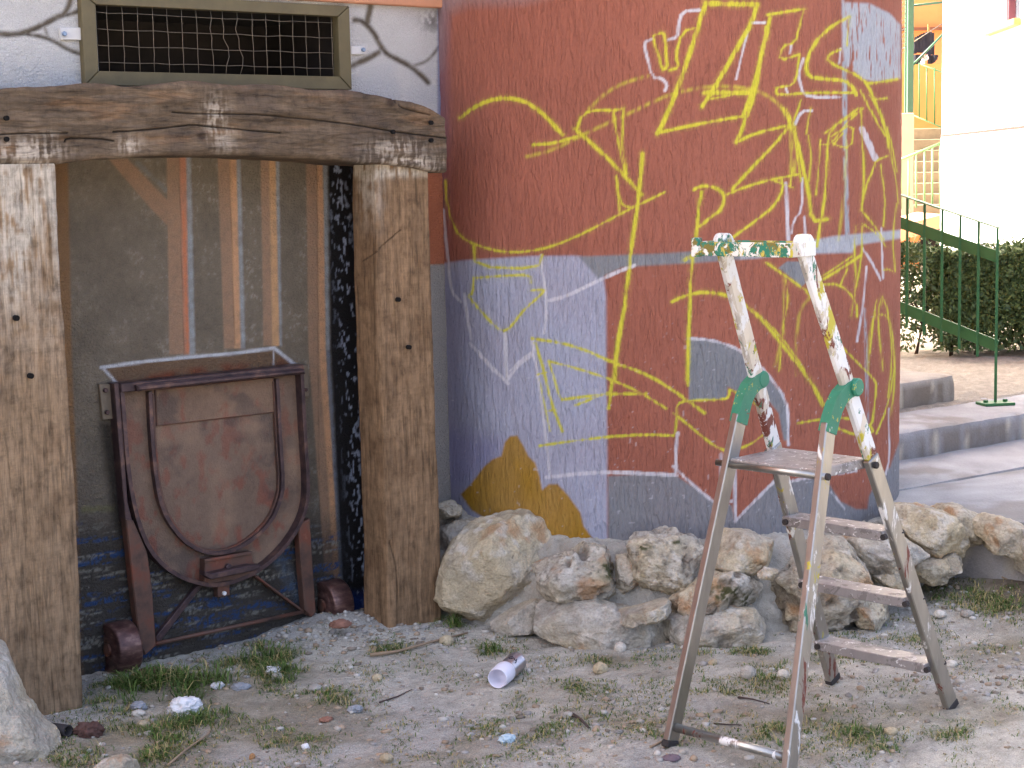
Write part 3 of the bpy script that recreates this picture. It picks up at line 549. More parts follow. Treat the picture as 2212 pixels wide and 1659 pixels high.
def timber(name, S, axis, nf, color_fn, disp_fn, label, cat, ns):
    """S: function t -> (centre, half_b, half_c) ; axis along grain, b towards the viewer side, c across the face"""
    ts = np.linspace(0, 1, ns); prof = []
    k = .86                                                    # rounded rectangular section: front face sampled densely
    for v in np.linspace(-k, k, nf): prof.append((1.0, v))
    prof += [(.97, .95), (.9, 1.0), (.5, 1.0), (0, 1.0), (-.5, 1.0), (-1, 1.0), (-1, .3), (-1, -.3), (-1, -1.0)] + [(v, -1.0) for v in np.linspace(-.9, .9, 20)] + [(.97, -.95)]
    prof = np.array(prof); V = []
    for t in ts:
        c, b, d = S(t); V.append(c[None, :] + prof[:, :1] * b[None, :] + prof[:, 1:] * d[None, :])
    V = np.array(V); ny, nx = V.shape[:2]; P = V.reshape(-1, 3)
    T = np.repeat(ts, nx); Q = np.tile(prof[:, 1], ny); B = np.tile(prof[:, 0], ny)
    c0, b0, d0 = S(.5); bn = b0 / np.linalg.norm(b0); dn = d0 / np.linalg.norm(d0)
    out = np.outer(np.where(B >= .98, 1, np.where(np.abs(Q) > .9, 0, 0)), bn) + np.outer(np.where(np.abs(Q) >= .94, np.sign(Q), 0), dn) * .8
    X, Y = proj(P); P = P + out * disp_fn(P, X, Y, B)[:, None]
    cols = color_fn(P, X, Y, B, Q); Fs = [tuple(int(i) for i in f) for f in grid_quads(ny, nx, True)]
    Fs.append(tuple(range(nx))[::-1]); Fs.append(tuple(range((ny - 1) * nx, ny * nx)))
    ac = P @ np.abs(np.sign(axis @ ZV) * 0 + (WU if axis[2] > .5 else ZV)) + P @ WM
    return tag(obj(name, P, Fs, M_WOOD, cols=cols, uv=np.stack([P @ axis, ac], 1), smooth=True), label, cat)
BF = .335
btop = Z1((-700, 560), (-300, 470), (-100, 440), (0, 425), (120, 412), (250, 400), (420, 396), (600, 405), (700, 396), (850, 393), (1000, 398), (1200, 405), (1450, 420), (1650, 436), (1800, 455), (1950, 490), (2050, 520), (2112, 550))
bbot = Z1((-700, 800), (-300, 770), (-100, 762), (0, 775), (260, 775), (400, 762), (600, 750), (800, 742), (1000, 735), (1200, 738), (1450, 752), (1650, 768), (1800, 775), (1950, 795), (2050, 812), (2098, 818))
BT = np.array([wall_az(*p, BF) for p in btop]); BB = np.array([wall_az(*p, BF) for p in bbot]); ba0, ba1 = BT[0, 0], BT[-1, 0]
def beam_S(t):
    aa = ba0 + (ba1 - ba0) * t; zt = np.interp(aa, BT[:, 0], BT[:, 1]); zb = np.interp(aa, BB[:, 0], BB[:, 1])
    zt += .004 * math.sin(aa * 21); return wall3(aa, (BF + .06) / 2, (zt + zb) / 2), WM * (BF - .06) / 2, ZV * (zt - zb) / 2
bcr = [Z1((0, 638), (100, 632), (200, 632), (320, 630)), Z1((310, 672), (320, 655), (400, 655), (480, 658), (540, 668)), Z1((540, 625), (640, 620), (740, 612), (840, 600), (920, 590), (990, 600), (1090, 608), (1200, 620), (1330, 630)),
       Z1((820, 532), (900, 538), (1000, 540), (1100, 540), (1250, 545), (1400, 560), (1530, 572), (1700, 595), (1850, 622), (2000, 640), (2110, 655)), Z1((1860, 475), (1900, 510), (1950, 525), (2040, 545))]
bcw = [2.6, 3.2, 3.0, 2.6, 1.8]
fcr = [Z1((1330, 625), (1500, 625), (1700, 635)), Z1((-200, 590), (100, 575), (420, 570)), Z1((700, 690), (900, 672), (1150, 660)), Z1((1500, 520), (1750, 545), (2000, 590))]
def crack_mask(X, Y, lines, ws): 
    m = np.zeros(len(X))
    for p, w in zip(lines, ws): stroke(X, Y, smooth_pts(p, 1), w, 1.1, m)
    return m
def beam_disp(P, X, Y, B):
    g = (P - W0) @ WU; cr = crack_mask(X, Y, bcr, bcw)
    return (fbm(g * 5, P[:, 2] * 22, 0, 101) - .5) * .022 + (fbm(g * 26, P[:, 2] * 90, 0, 103, 2) - .5) * .005 - cr * .008
def blob(X, Y, c, rx, ry): return np.exp(-(((X - c[0]) / rx) ** 2 + ((Y - c[1]) / ry) ** 2))
def beam_col(P, X, Y, B, Q):
    g = (P - W0) @ WU; z = P[:, 2]; n = fbm(g * 7, z * 24, 0, 111); f = fbm(g * 38, z * 120, 0, 112, 3); s_ = fbm(g * 120, z * 26, 0, 113, 2)
    c = np.tile(L(102, 86, 69), (len(P), 1)) * (.42 + .7 * n + .5 * f)[:, None]
    c = mix(c, L(84, 72, 62), sstep(.5, .7, fbm(g * 7, z * 7, 0, 114)) * .65); c = mix(c, L(146, 106, 70), sstep(.55, .75, fbm(g * 6, z * 30, 0, 115)) * .25)
    pz = np.zeros(len(P))
    for (q, rx, ry, k) in ((Z1((1020, 560))[0], 26, 40, .8), (Z1((1060, 660))[0], 24, 30, .55), (Z1((130, 725))[0], 62, 26, 1.4), (Z1((1880, 700))[0], 60, 18, .75), (Z1((1900, 765))[0], 70, 14, 1.3), (Z1((620, 690))[0], 26, 18, .8), (Z1((2030, 800))[0], 22, 8, .9), (Z1((240, 640))[0], 20, 10, .5)):
        pz = np.maximum(pz, k * blob(X, Y, q, rx, ry))
    c = mix(c, L(190, 176, 158), np.clip(sstep(.38, .62, s_ * .62 + f * .38) * pz, 0, .92) )
    for kx, ky, r in ((958, 645, 11), (1850, 490, 10)):
        q = Z1((kx, ky))[0]; c = mix(c, L(52, 40, 32), np.clip(blob(X, Y, q, r, r * .8) * (.5 + f), 0, .85))
    c = mix(c, L(22, 17, 14), crack_mask(X, Y, bcr, bcw) * .95); return mix(c, L(50, 40, 33), crack_mask(X, Y, fcr, [.9] * 4) * .6)
beam = timber("lintel_beam", beam_S, WU, 84, beam_col, beam_disp, "arched weathered timber lintel beam lying across the two posts under the vent", "beam", 760)
for q in Z1((30, 560), (30, 660), (1863, 625), (2043, 582), (2043, 665)): disc("bolt_hole", onwall(*q, BF + .006), WM, .0075, .012, M_HOLE, beam, 12)
M_PLASTER = mat_noise("rough_lime_mortar", tri(L(188, 178, 162), .14), (40, 40, 40), .95, bst=.7, bdist=.006)
def post(name, aL, aR, o0, o1, z0, z1, taper, pal, holes, cracks, label, seed, plast):
    def S(t):
        zz_ = z0 + (z1 - z0) * t; k = taper(t)
        return wall3((aL + aR) / 2 + .004 * math.sin(zz_ * 4 + seed), (o0 + o1) / 2, zz_), WM * (o1 - o0) / 2 * k, WU * (aR - aL) / 2 * k
    def disp(P, X, Y, B):
        g = (P - W0) @ WU; cr = crack_mask(X, Y, cracks, [1.8] * len(cracks))
        return (fbm(g * 14, P[:, 2] * 3, P @ WM * 9, seed) - .5) * .026 + (fbm(g * 60, P[:, 2] * 14, 0, seed + 1, 2) - .5) * .006 - cr * .008
    def colr(P, X, Y, B, Q):
        g = (P - W0) @ WU + .83 * (P @ WM); o_ = 0 * g; z = P[:, 2]; n = fbm(g * 22, z * 2.6, o_ * 20, seed + 2); f = fbm(g * 130, z * 9, o_ * 90, seed + 3, 3); e = fbm(g * 12, z * 12, 0, seed + 4)
        c = np.tile(pal, (len(P), 1)) * (.62 + .5 * n + .26 * f)[:, None]; c = mix(c, pal * np.array([.62, .58, .55]), sstep(.5, .72, e) * .5)
        c = mix(c, L(198, 186, 168), np.clip(plast(X, Y, z) * sstep(.3, .58, .5 * f + .5 * fbm(g * 40, z * 30, 0, seed + 5)), 0, .9))
        c = mix(c, L(70, 52, 38), sstep(.64, .72, fbm(g * 70, z * 26, 0, seed + 6, 2)) * .2)
        return mix(c, L(30, 22, 16), crack_mask(X, Y, cracks, [1.6] * len(cracks)) * .9)
    p = timber(name, S, ZV, 60, colr, disp, label, "post", 520)
    for (hx, hy, r) in holes: disc("bolt_hole", onwall(hx, hy, o1 + .008), WM, r, .014, M_HOLE, p, 12)
    return p
hair = [Z2((60, 300), (110, 380), (150, 480)), Z2((240, 560), (200, 700), (190, 820)), Z2((90, 900), (130, 1040), (120, 1180)), Z1((60, 900), (70, 1100), (55, 1300)), Z1((150, 1100), (120, 1180), (80, 1220))]
post("timber_post", -1.02, -.68, .07, .33, -.12, 1.66, lambda t: 1.0 + .012 * math.sin(3 * t), L(150, 124, 96), [(35, 687, .0085), (66, 812, .0085)], [],
     "wide pale timber post at the left edge with whitewashed top", 131, lambda X, Y, z: 1.1 * sstep(1.22, 1.62, z + .10 * np.sin(X * .05)) + .3 * sstep(.9, 1.3, z))
post("timber_post", .492, .726, .15, .295, -.12, 1.645, lambda t: 1.03 - .06 * t, L(138, 110, 82), [(860, 647, .008), (883, 750, .008)], [Z2((1850, 980), (1882, 1130), (1880, 1440)), Z1((1720, 1235), (1800, 1180), (1900, 1090))],
     "brown timber post with two bolt holes standing beside the red tower", 151, lambda X, Y, z: 1.6 * sstep(1.58, 1.63, z) + .8 * sstep(1.35, 1.6, z) * sstep(.8, 0, np.abs(X - 800) / 60))

# ================================================================== mine-cart relief
M_RUST = mat_noise("rusty_brown_paint", [(.28, tuple(L(70, 56, 52))), (.5, tuple(L(104, 77, 65))), (.68, tuple(L(122, 72, 56))), (.8, tuple(L(150, 112, 92)))], (14, 14, 14), .55, .25, bst=.4, bdist=.003)
M_PURP = mat_noise("dark_purple_brown_steel", [(.3, tuple(L(56, 46, 50))), (.55, tuple(L(88, 70, 70))), (.75, tuple(L(136, 104, 88)))], (18, 18, 18), .45, .45, bst=.3, bdist=.002)
M_PANEL = mat_attr("rusted_tub_panel", .7, 'pos', [((160, 160, 160), .5, .003, .3, .7, 0)], .15, (200, 200, 200), .3)
ct = onwall(480, 1420, 0); cart = thing("mine_cart_relief", "rust-brown steel mine cart front with U-shaped tub and rollers mounted on the mural", "mine cart", (ct[0], ct[1], 0))
Uo = smooth_pts(Z2((562, 235), (575, 400), (590, 600), (612, 760), (645, 900), (695, 1020), (765, 1100), (850, 1155), (950, 1185), (1020, 1190), (1120, 1165), (1230, 1110), (1330, 1020), (1400, 920), (1440, 820), (1447, 700), (1432, 500), (1416, 180)), 1)
Ui = smooth_pts(Z2((705, 275), (715, 500), (735, 700), (762, 830), (820, 930), (900, 1010), (1000, 1045), (1100, 1030), (1200, 970), (1280, 890), (1320, 800), (1337, 720), (1322, 500), (1307, 215)), 1)
def panel(px, o0, o1, base, seed, parent, name, nx=150, ny=150):
    """thin plate with an outline: clipped grid face plus the edge band"""
    w = [wall_az(*p, o1) for p in px]; as_ = [p[0] for p in w]; zs = [p[1] for p in w]
    ga = np.linspace(min(as_), max(as_), nx); gz = np.linspace(min(zs), max(zs), ny); A_, Z_ = np.meshgrid(ga, gz); A_, Z_ = A_.ravel(), Z_.ravel()
    ins = area(A_, Z_, w, 1e-4) > .5; q = grid_quads(ny, nx); q = q[ins[q].all(1)]; used = np.unique(q); re = -np.ones(nx * ny, int); re[used] = np.arange(len(used)); q = re[q]
    A_, Z_ = A_[used], Z_[used]; P = W0 + np.outer(A_, WU) + np.outer(Z_, ZV) + WM * (o1 - .001)
    n = fbm(A_ * 8, Z_ * 8, 0, seed); f = fbm(A_ * 30, Z_ * 18, 0, seed + 1); g = fbm(A_ * 90, Z_ * 90, 0, seed + 2, 2)
    zr = (Z_ - min(zs)) / (max(zs) - min(zs)); c = np.tile(base, (len(A_), 1)) * (.7 + .4 * n + .25 * g)[:, None]
    c = mix(c, L(132, 62, 44), sstep(.52, .7, f) * (.62 - .35 * zr)); c = mix(c, L(60, 56, 56), sstep(.5, .68, fbm(A_ * 10, Z_ * 12, 0, seed + 4)) * .5); c = mix(c, L(150, 122, 98), sstep(.5, .8, fbm(A_ * 7, Z_ * 4, 0, seed + 5)) * .5)
    return obj(name, P, q, M_PANEL, parent, cols=c, smooth=True)
tub = wall_plate("tub_front", Uo, .0, .012, M_RUST, cart, 0)
pn = panel(Uo, .0, .015, L(116, 95, 79), 161, tub, "painted_face")
def wsweep(name, px, o, w, h, mat, parent): V, Fs = sweep_vf([onwall(*p, o) for p in px], WM, w, h); return obj(name, V, Fs, mat, parent)
wsweep("outer_rim", Uo, .028, .014, .045, M_PURP, cart); wsweep("inner_rib", Ui, .025, .013, .024, M_PURP, cart)
Ui2 = [(p[0] + (470 - p[0]) * .055, p[1] + (1000 - p[1]) * .03) for p in Ui]; wsweep("inner_rib", Ui2, .020, .006, .014, M_RUST, cart)
h_ = wall_plate("top_hatch", Z2((735, 265), (1300, 207), (1300, 376), (742, 440)), .012, .021, M_RUST, cart)
panel(Z2((735, 265), (1300, 207), (1300, 376), (742, 440)), .012, .0235, L(122, 98, 79), 171, h_, "painted_face", 80, 30)
tb = wall_plate("top_bar", Z2((572, 238), (1440, 148), (1448, 192), (574, 282)), .0, .055, M_PURP, cart, .003)
wall_plate("rounded_lip", Z2((650, 246), (1445, 168), (1450, 190), (655, 276)), .05, .075, M_PURP, tb, .006)
wall_plate("side_flange", Z2((540, 238), (572, 236), (590, 560), (606, 800), (630, 900), (596, 900), (566, 560)), .0, .045, M_PURP, cart)
wall_plate("leg", Z2((596, 880), (634, 888), (700, 1040), (722, 1200), (742, 1480), (690, 1527), (664, 1480), (630, 1200)), .015, .05, M_RUST, cart, .004)
wall_plate("leg", Z2((1416, 905), (1472, 880), (1484, 1100), (1500, 1325), (1478, 1347), (1446, 1312), (1428, 1100)), .015, .05, M_RUST, cart, .004)
wall_plate("brace", Z2((935, 1195), (965, 1190), (748, 1478), (738, 1440)), .0, .02, M_PURP, cart)
wall_plate("brace", Z2((1205, 1150), (1220, 1148), (1475, 1338), (1460, 1340)), .0, .035, M_RUST, cart)
tube("axle_rod", [onwall(*p, .03) for p in Z2((735, 1472), (1445, 1318))], .0075, M_RUST, cart, 8)
cp = wall_plate("coupling_box", Z2((972, 1075), (1195, 1036), (1200, 1085), (1235, 1105), (1212, 1150), (1000, 1190), (970, 1180)), .012, .05, M_RUST, cart, .003)
wall_plate("coupling_lip", Z2((972, 1128), (1005, 1140), (1190, 1100), (1238, 1098), (1236, 1112), (1196, 1128), (1000, 1168), (972, 1150)), .05, .09, M_PURP, cp, .003)
wall_plate("coupling_lip", Z2((970, 1072), (1195, 1034), (1196, 1048), (972, 1088)), .05, .06, M_RUST, cp, .002)
disc("coupling_pin", onwall(*Z2((1082, 1108))[0], .056), WM, .012, .016, M_PURP, cp, 12, .002)
tbk = wall_plate("tab", Z2((1030, 1192), (1088, 1182), (1090, 1242), (1034, 1252)), .0, .03, M_RUST, cart)
M_WPIN = mat_noise("white_painted_pin", tri(L(235, 232, 230), .03), (10, 10, 10), .5, bst=0)
disc("white_pin", onwall(*Z2((1063, 1232))[0], .034), WM, .0072, .01, M_WPIN, tbk, 12, .001)
M_WHEEL = mat_noise("worn_brown_roller", [(.3, tuple(L(74, 52, 50))), (.55, tuple(L(104, 76, 70))), (.75, tuple(L(150, 118, 104)))], (24, 24, 60), .36, .5, bst=.3, bdist=.002)
for pc_, zr in ((Z2((572, 1490))[0], .088), (Z2((1578, 1280))[0], .086)):
    c = onwall(pc_[0], pc_[1], .035); c = c - WM * .005
    prof = [(-.042, .02), (-.042, zr * .6), (-.038, zr * .62), (-.044, zr * .9), (-.04, zr - .002), (-.034, zr), (.034, zr), (.04, zr - .003), (.042, zr * .9), (.042, .02)]
    V, Fs = lathe_vf(c, WU, prof, 36); V2, F2 = disc_vf(c, WU, .022, .1, 14, .004); V, Fs = join([(V, Fs)]); w_ = obj("roller_wheel", V, Fs, M_WHEEL, cart, smooth=False)
    for p in w_.data.polygons: p.use_smooth = True
    obj("hub", V2, F2, M_RUST, w_)
M_BRK = mat_noise("pale_brown_bracket", tri(L(120, 108, 92), .15), (30, 30, 30), .6, .3)
bk = wall_plate("bracket", Z2((470, 240), (538, 240), (552, 405), (488, 410)), .0, .014, M_BRK, cart)
for q in Z2((500, 270), (508, 375)): disc("bolt", onwall(*q, .018), WM, .0085, .012, M_PURP, bk, 6, .002)
bk = wall_plate("bracket", Z2((1436, 150), (1462, 150), (1466, 300), (1440, 300)), .0, .014, M_BRK, cart); disc("bolt", onwall(*Z2((1450, 268))[0], .018), WM, .007, .012, M_PURP, bk, 6, .002)

# ================================================================== stone edging round the tower
M_STONE = mat_attr("weathered_limestone", .9, 'pos', [((28, 28, 28), .5, .012, .3, .7, .4), ((90, 90, 90), .6, .006, .3, .7, 0), ((300, 300, 300), .4, .002, .3, .7, 0)], .22, (130, 130, 130), .2)
M_MORTAR = mat_attr("grey_mortar", .95, 'pos', [((60, 60, 60), .5, .008, .3, .7, 0), ((240, 240, 240), .5, .003, .3, .7, 0)], .14, (200, 200, 200), .15)
def ico(sub):
    bm = bmesh.new(); bmesh.ops.create_icosphere(bm, subdivisions=sub, radius=1); V = np.array([v.co[:] for v in bm.verts]); Fs = np.array([[v.index for v in f.verts] for f in bm.faces]); bm.free(); return V, Fs
ICO4 = ico(6); ICO3 = ico(4); ICO1 = ico(1); ICO2 = ico(2)
TAN, GST, WST = L(190, 174, 144), L(172, 166, 156), L(208, 200, 186)
def rock_vfc(px, Yc, dh, seed, tan=.5, pit=.5, moss=(), rough=.06, sub=ICO4, flat=.62):
    pts = np.array(px, float); c = (pts.max(0) + pts.min(0)) / 2; ctr = at(c[0], c[1], Yc); sc = np.linalg.norm(ctr - CAM) / F_PX
    ang = np.arctan2(-(pts[:, 1] - c[1]), pts[:, 0] - c[0])
    # ray-cast the outline for a radius per angle
    ths = np.linspace(-math.pi, math.pi, 181); R_ = np.zeros(181); n = len(pts)
    for i, t in enumerate(ths):
        dx, dy = math.cos(t), -math.sin(t); best = 0
        for k in range(n):
            p = pts[k] - c; e = pts[(k + 1) % n] - pts[k]; den = dx * e[1] - dy * e[0]
            if abs(den) < 1e-9: continue
            r = (p[0] * e[1] - p[1] * e[0]) / den; s_ = (p[0] * dy - p[1] * dx) / den
            if r > 0 and -1e-6 <= s_ <= 1 + 1e-6: best = max(best, r)
        R_[i] = best
    V, Fs = sub; V = V.copy(); rr = np.hypot(V[:, 0], V[:, 2]); th = np.arctan2(V[:, 2], V[:, 0]); rad = np.interp(th, ths, R_) * sc * 1.22
    k = np.clip(rr, 1e-6, 1) ** flat / np.clip(rr, 1e-6, None)
    D = np.stack([V[:, 0] * k * rad, np.sign(V[:, 1]) * np.abs(V[:, 1]) ** .8 * dh, V[:, 2] * k * rad], 1)
    rs = np.random.default_rng(seed); size = np.median(R_) * sc
    for _ in range(13):                                          # split faces
        nv = rs.normal(size=3); nv[1] = -abs(nv[1]) - .2; nv /= np.linalg.norm(nv); h = (D @ nv).max() * rs.uniform(.70, .92); D = D - np.outer(np.clip(D @ nv - h, 0, None) * .9, nv)
    W = D + ctr; f1 = fbm(W[:, 0] * 9, W[:, 1] * 9, W[:, 2] * 9, seed, 3); f2 = fbm(W[:, 0] * 34, W[:, 1] * 34, W[:, 2] * 34, seed + 3, 3); f3 = fbm(W[:, 0] * 90, W[:, 1] * 90, W[:, 2] * 90, seed + 7, 2)
    nrm = D / (np.linalg.norm(D, axis=1)[:, None] + 1e-9); cav = sstep(.58, .78, fbm(W[:, 0] * 17, W[:, 1] * 17, W[:, 2] * 17, seed + 5, 2)) * pit
    W = W + nrm * ((f1 - .5) * size * rough * 2.4 + (f2 - .5) * (.015 + .02 * pit) * min(1, size * 9) - cav * .018 + (f3 - .5) * .008)[:, None]
    c_ = mix(np.tile(GST, (len(W), 1)), TAN, np.clip(tan + (f1 - .5) * 1.6, 0, 1)); c_ = c_ * (.62 + .7 * f2)[:, None]
    c_ = mix(c_, WST, sstep(.56, .74, fbm(W[:, 0] * 22, W[:, 1] * 22, W[:, 2] * 22, seed + 9)) * .7)
    c_ = mix(c_, L(82, 70, 60), np.clip(cav * .9 + pit * sstep(.6, .75, f3) * .6, 0, .85)); c_ = mix(c_, L(168, 122, 78), sstep(.62, .78, fbm(W[:, 0] * 12, W[:, 1] * 12, W[:, 2] * 12, seed + 11)) * .6)
    X, Y = proj(W)
    for (mx, my, rx, ry) in moss: c_ = mix(c_, L(62, 64, 34), np.clip(blob(X, Y, (mx, my), rx, ry) * 1.5 * sstep(.35, .6, f3 * .5 + f2 * .5), 0, .92))
    return W, Fs, c_
edging = thing("stone_edging", "low mortared rubble-stone edging curving round the foot of the red tower", "stone edging", (.6, 5.9, 0))
def zo(px, py): return Z4((px, py))[0]
STONES = [(Z4((85, 1290), (100, 1180), (150, 1090), (220, 1000), (290, 960), (360, 940), (420, 960), (460, 1000), (520, 1015), (575, 1070), (580, 1110), (520, 1160), (500, 1290), (470, 1325), (330, 1390), (200, 1415), (120, 1390)), 6.14, .15, .85, .1, ()),
    (Z4((70, 1010), (130, 985), (205, 985), (215, 1010), (150, 1070), (110, 1120), (70, 1110)), 6.36, .1, .35, .2, ()), (Z4((62, 905), (110, 893), (148, 920), (142, 955), (62, 965)), 6.36, .06, .6, .6, ()),
    (Z4((505, 1190), (540, 1160), (640, 1140), (700, 1105), (840, 1130), (855, 1200), (830, 1280), (770, 1345), (690, 1330), (590, 1335), (520, 1290)), 5.9, .13, .45, .9, ((*zo(800, 1200), 18, 20),)),
    (Z4((850, 1150), (900, 1140), (935, 1180), (930, 1250), (880, 1305), (845, 1270)), 5.92, .07, .5, .5, ()), (Z4((915, 1090), (960, 1050), (1080, 1035), (1160, 1060), (1215, 1120), (1220, 1180), (1160, 1240), (1060, 1275), (970, 1250), (940, 1200)), 5.92, .13, .45, .8, ((*zo(960, 1095), 20, 6), (*zo(1110, 1075), 14, 6))),
    (Z4((1285, 1060), (1340, 1030), (1430, 1040), (1540, 1085), (1540, 1140), (1470, 1185), (1350, 1190), (1285, 1160)), 5.92, .12, .7, .2, ()), (Z4((522, 1360), (600, 1340), (760, 1350), (860, 1380), (1065, 1420), (1065, 1480), (960, 1515), (860, 1535), (760, 1550), (640, 1505), (535, 1460)), 5.8, .15, .4, .4, ()),
    (Z4((855, 1390), (950, 1370), (1050, 1340), (1085, 1360), (1085, 1395), (1000, 1412), (900, 1432), (855, 1415)), 5.72, .1, .55, .3, ()), (Z4((300, 1430), (380, 1380), (470, 1340), (515, 1360), (515, 1470), (420, 1482), (330, 1472)), 5.95, .1, .3, .1, ()),
    (Z4((1085, 1340), (1140, 1290), (1260, 1230), (1360, 1210), (1450, 1280), (1465, 1340), (1440, 1385), (1300, 1400), (1180, 1385), (1095, 1395)), 5.84, .14, .4, .8, ((*zo(1330, 1300), 38, 20), (*zo(1420, 1330), 16, 16))), (Z4((1075, 1420), (1180, 1395), (1330, 1380), (1430, 1395), (1478, 1450), (1430, 1505), (1300, 1545), (1200, 1535), (1075, 1475)), 5.76, .14, .4, .4, ((*zo(1200, 1385), 20, 6),)),
    (Z4((1465, 1330), (1530, 1240), (1620, 1195), (1700, 1115), (1760, 1088), (1880, 1115), (1955, 1180), (1945, 1225), (1895, 1300), (1865, 1390), (1720, 1445), (1560, 1395), (1475, 1385)), 5.92, .17, .6, .8, ()), (Z4((1470, 1210), (1500, 1188), (1545, 1198), (1525, 1234), (1476, 1234)), 5.8, .04, .8, .1, ()),
    (Z4((1895, 1330), (1960, 1305), (2025, 1340), (2040, 1400), (2000, 1445), (1915, 1425)), 5.88, .09, .6, .9, ()), (Z4((1835, 1080), (1900, 1055), (2050, 1045), (2150, 1105), (2185, 1142), (2100, 1185), (2000, 1205), (1945, 1182)), 6.05, .13, .3, .3, ()),
    (Z7((350, 190), (450, 135), (640, 135), (870, 185), (1000, 235), (1085, 330), (1145, 500), (1060, 695), (920, 755), (740, 755), (640, 600), (530, 500), (390, 300)), 6.26, .17, .75, .5, ()), (Z7((870, 170), (1000, 105), (1130, 110), (1300, 195), (1420, 278), (1426, 470), (1385, 545), (1300, 580), (1150, 565), (1095, 400), (1045, 280)), 6.32, .14, .6, .3, ()),
    (Z7((570, 820), (700, 755), (920, 745), (1080, 690), (1165, 770), (1100, 855), (990, 915), (940, 985), (830, 1000), (680, 975), (595, 900)), 6.18, .12, .75, .3, ()), (Z7((1415, 290), (1560, 245), (1700, 265), (1800, 305), (1990, 380), (2060, 500), (2020, 760), (1850, 695), (1700, 635), (1580, 605), (1500, 485), (1425, 430)), 6.2, .15, .8, .4, ()),
    (Z7((100, 930), (380, 845), (460, 920), (465, 1060), (250, 1030), (130, 1010)), 6.02, .1, .75, .3, ()), ([(2215, 1160), (2290, 1140), (2380, 1160), (2400, 1220), (2300, 1250), (2220, 1230)], 6.1, .14, .6, .3, ())]
for i, (px, Yc, dh, tn, pt, ms) in enumerate(STONES):
    V, Fs, c_ = rock_vfc(px, Yc - .06, dh, 200 + 13 * i, tn, pt, ms); obj("stone", V, Fs, M_STONE, edging, cols=c_, smooth=False)
# mortar bed: a ring hugging the tower
th = np.linspace(math.radians(-158), math.radians(-8), 300); prof = np.array([(-.03, .30), (.0, .295), (.03, .285), (.06, .275), (.10, .255), (.14, .225), (.18, .185), (.21, .14), (.235, .09), (.26, .04), (.29, .0), (.33, -.05)])
prof = np.stack([np.interp(np.linspace(0, 11, 70), np.arange(12), prof[:, k]) for k in (0, 1)], 1)
T_, K_ = np.meshgrid(th, np.arange(70)); d = prof[K_.ravel().astype(int), 0]; z = prof[K_.ravel().astype(int), 1].copy(); t = T_.ravel()
z = z + .07 * sstep(math.radians(-128), math.radians(-152), t) * sstep(.25, .0, d) - .02 * sstep(math.radians(-70), math.radians(-30), t)
P = np.stack([TC[0] + (TR + d * .84) * np.cos(t), TC[1] + (TR + d * .84) * np.sin(t), z], 1); f1 = fbm(P[:, 0] * 9, P[:, 1] * 9, z * 9, 301); f2 = fbm(P[:, 0] * 45, P[:, 1] * 45, z * 45, 302, 3)
P[:, 2] += (f1 - .5) * .05 * (d > .02) + (f2 - .5) * .026; nn = np.stack([np.cos(t), np.sin(t)], 1); P[:, :2] += nn * ((f1 - .5) * .09 * sstep(.05, .2, d) + (f2 - .5) * .012)[:, None]
c_ = np.tile(L(172, 166, 154), (len(P), 1)) * (.62 + .3 * f1 + .45 * f2)[:, None]; c_ = mix(c_, L(150, 132, 110), sstep(.5, .7, fbm(P[:, 0] * 6, P[:, 1] * 6, 0, 305)) * .4)
obj("mortar_bed", P, grid_quads(70, 300), M_MORTAR, edging, cols=c_, smooth=True)
for i, (px, Yc, dh, lab) in enumerate((([(-90, 1440), (-40, 1412), (0, 1418), (16, 1480), (35, 1535), (62, 1568), (85, 1600), (102, 1640), (118, 1690), (80, 1780), (-60, 1790), (-120, 1650)], 4.72, .16, "rounded grey-beige boulder cut off by the lower left corner"), ([(208, 1668), (225, 1648), (262, 1638), (286, 1650), (294, 1672), (262, 1692), (218, 1688)], 4.5, .05, "small beige rock poking up at the bottom edge right of the boulder"))):
    V, Fs, c_ = rock_vfc(px, Yc, dh, 501 + i * 17, .45, .15, ()); tag(obj("boulder", V, Fs, M_STONE, cols=c_, smooth=True), lab, "boulder")

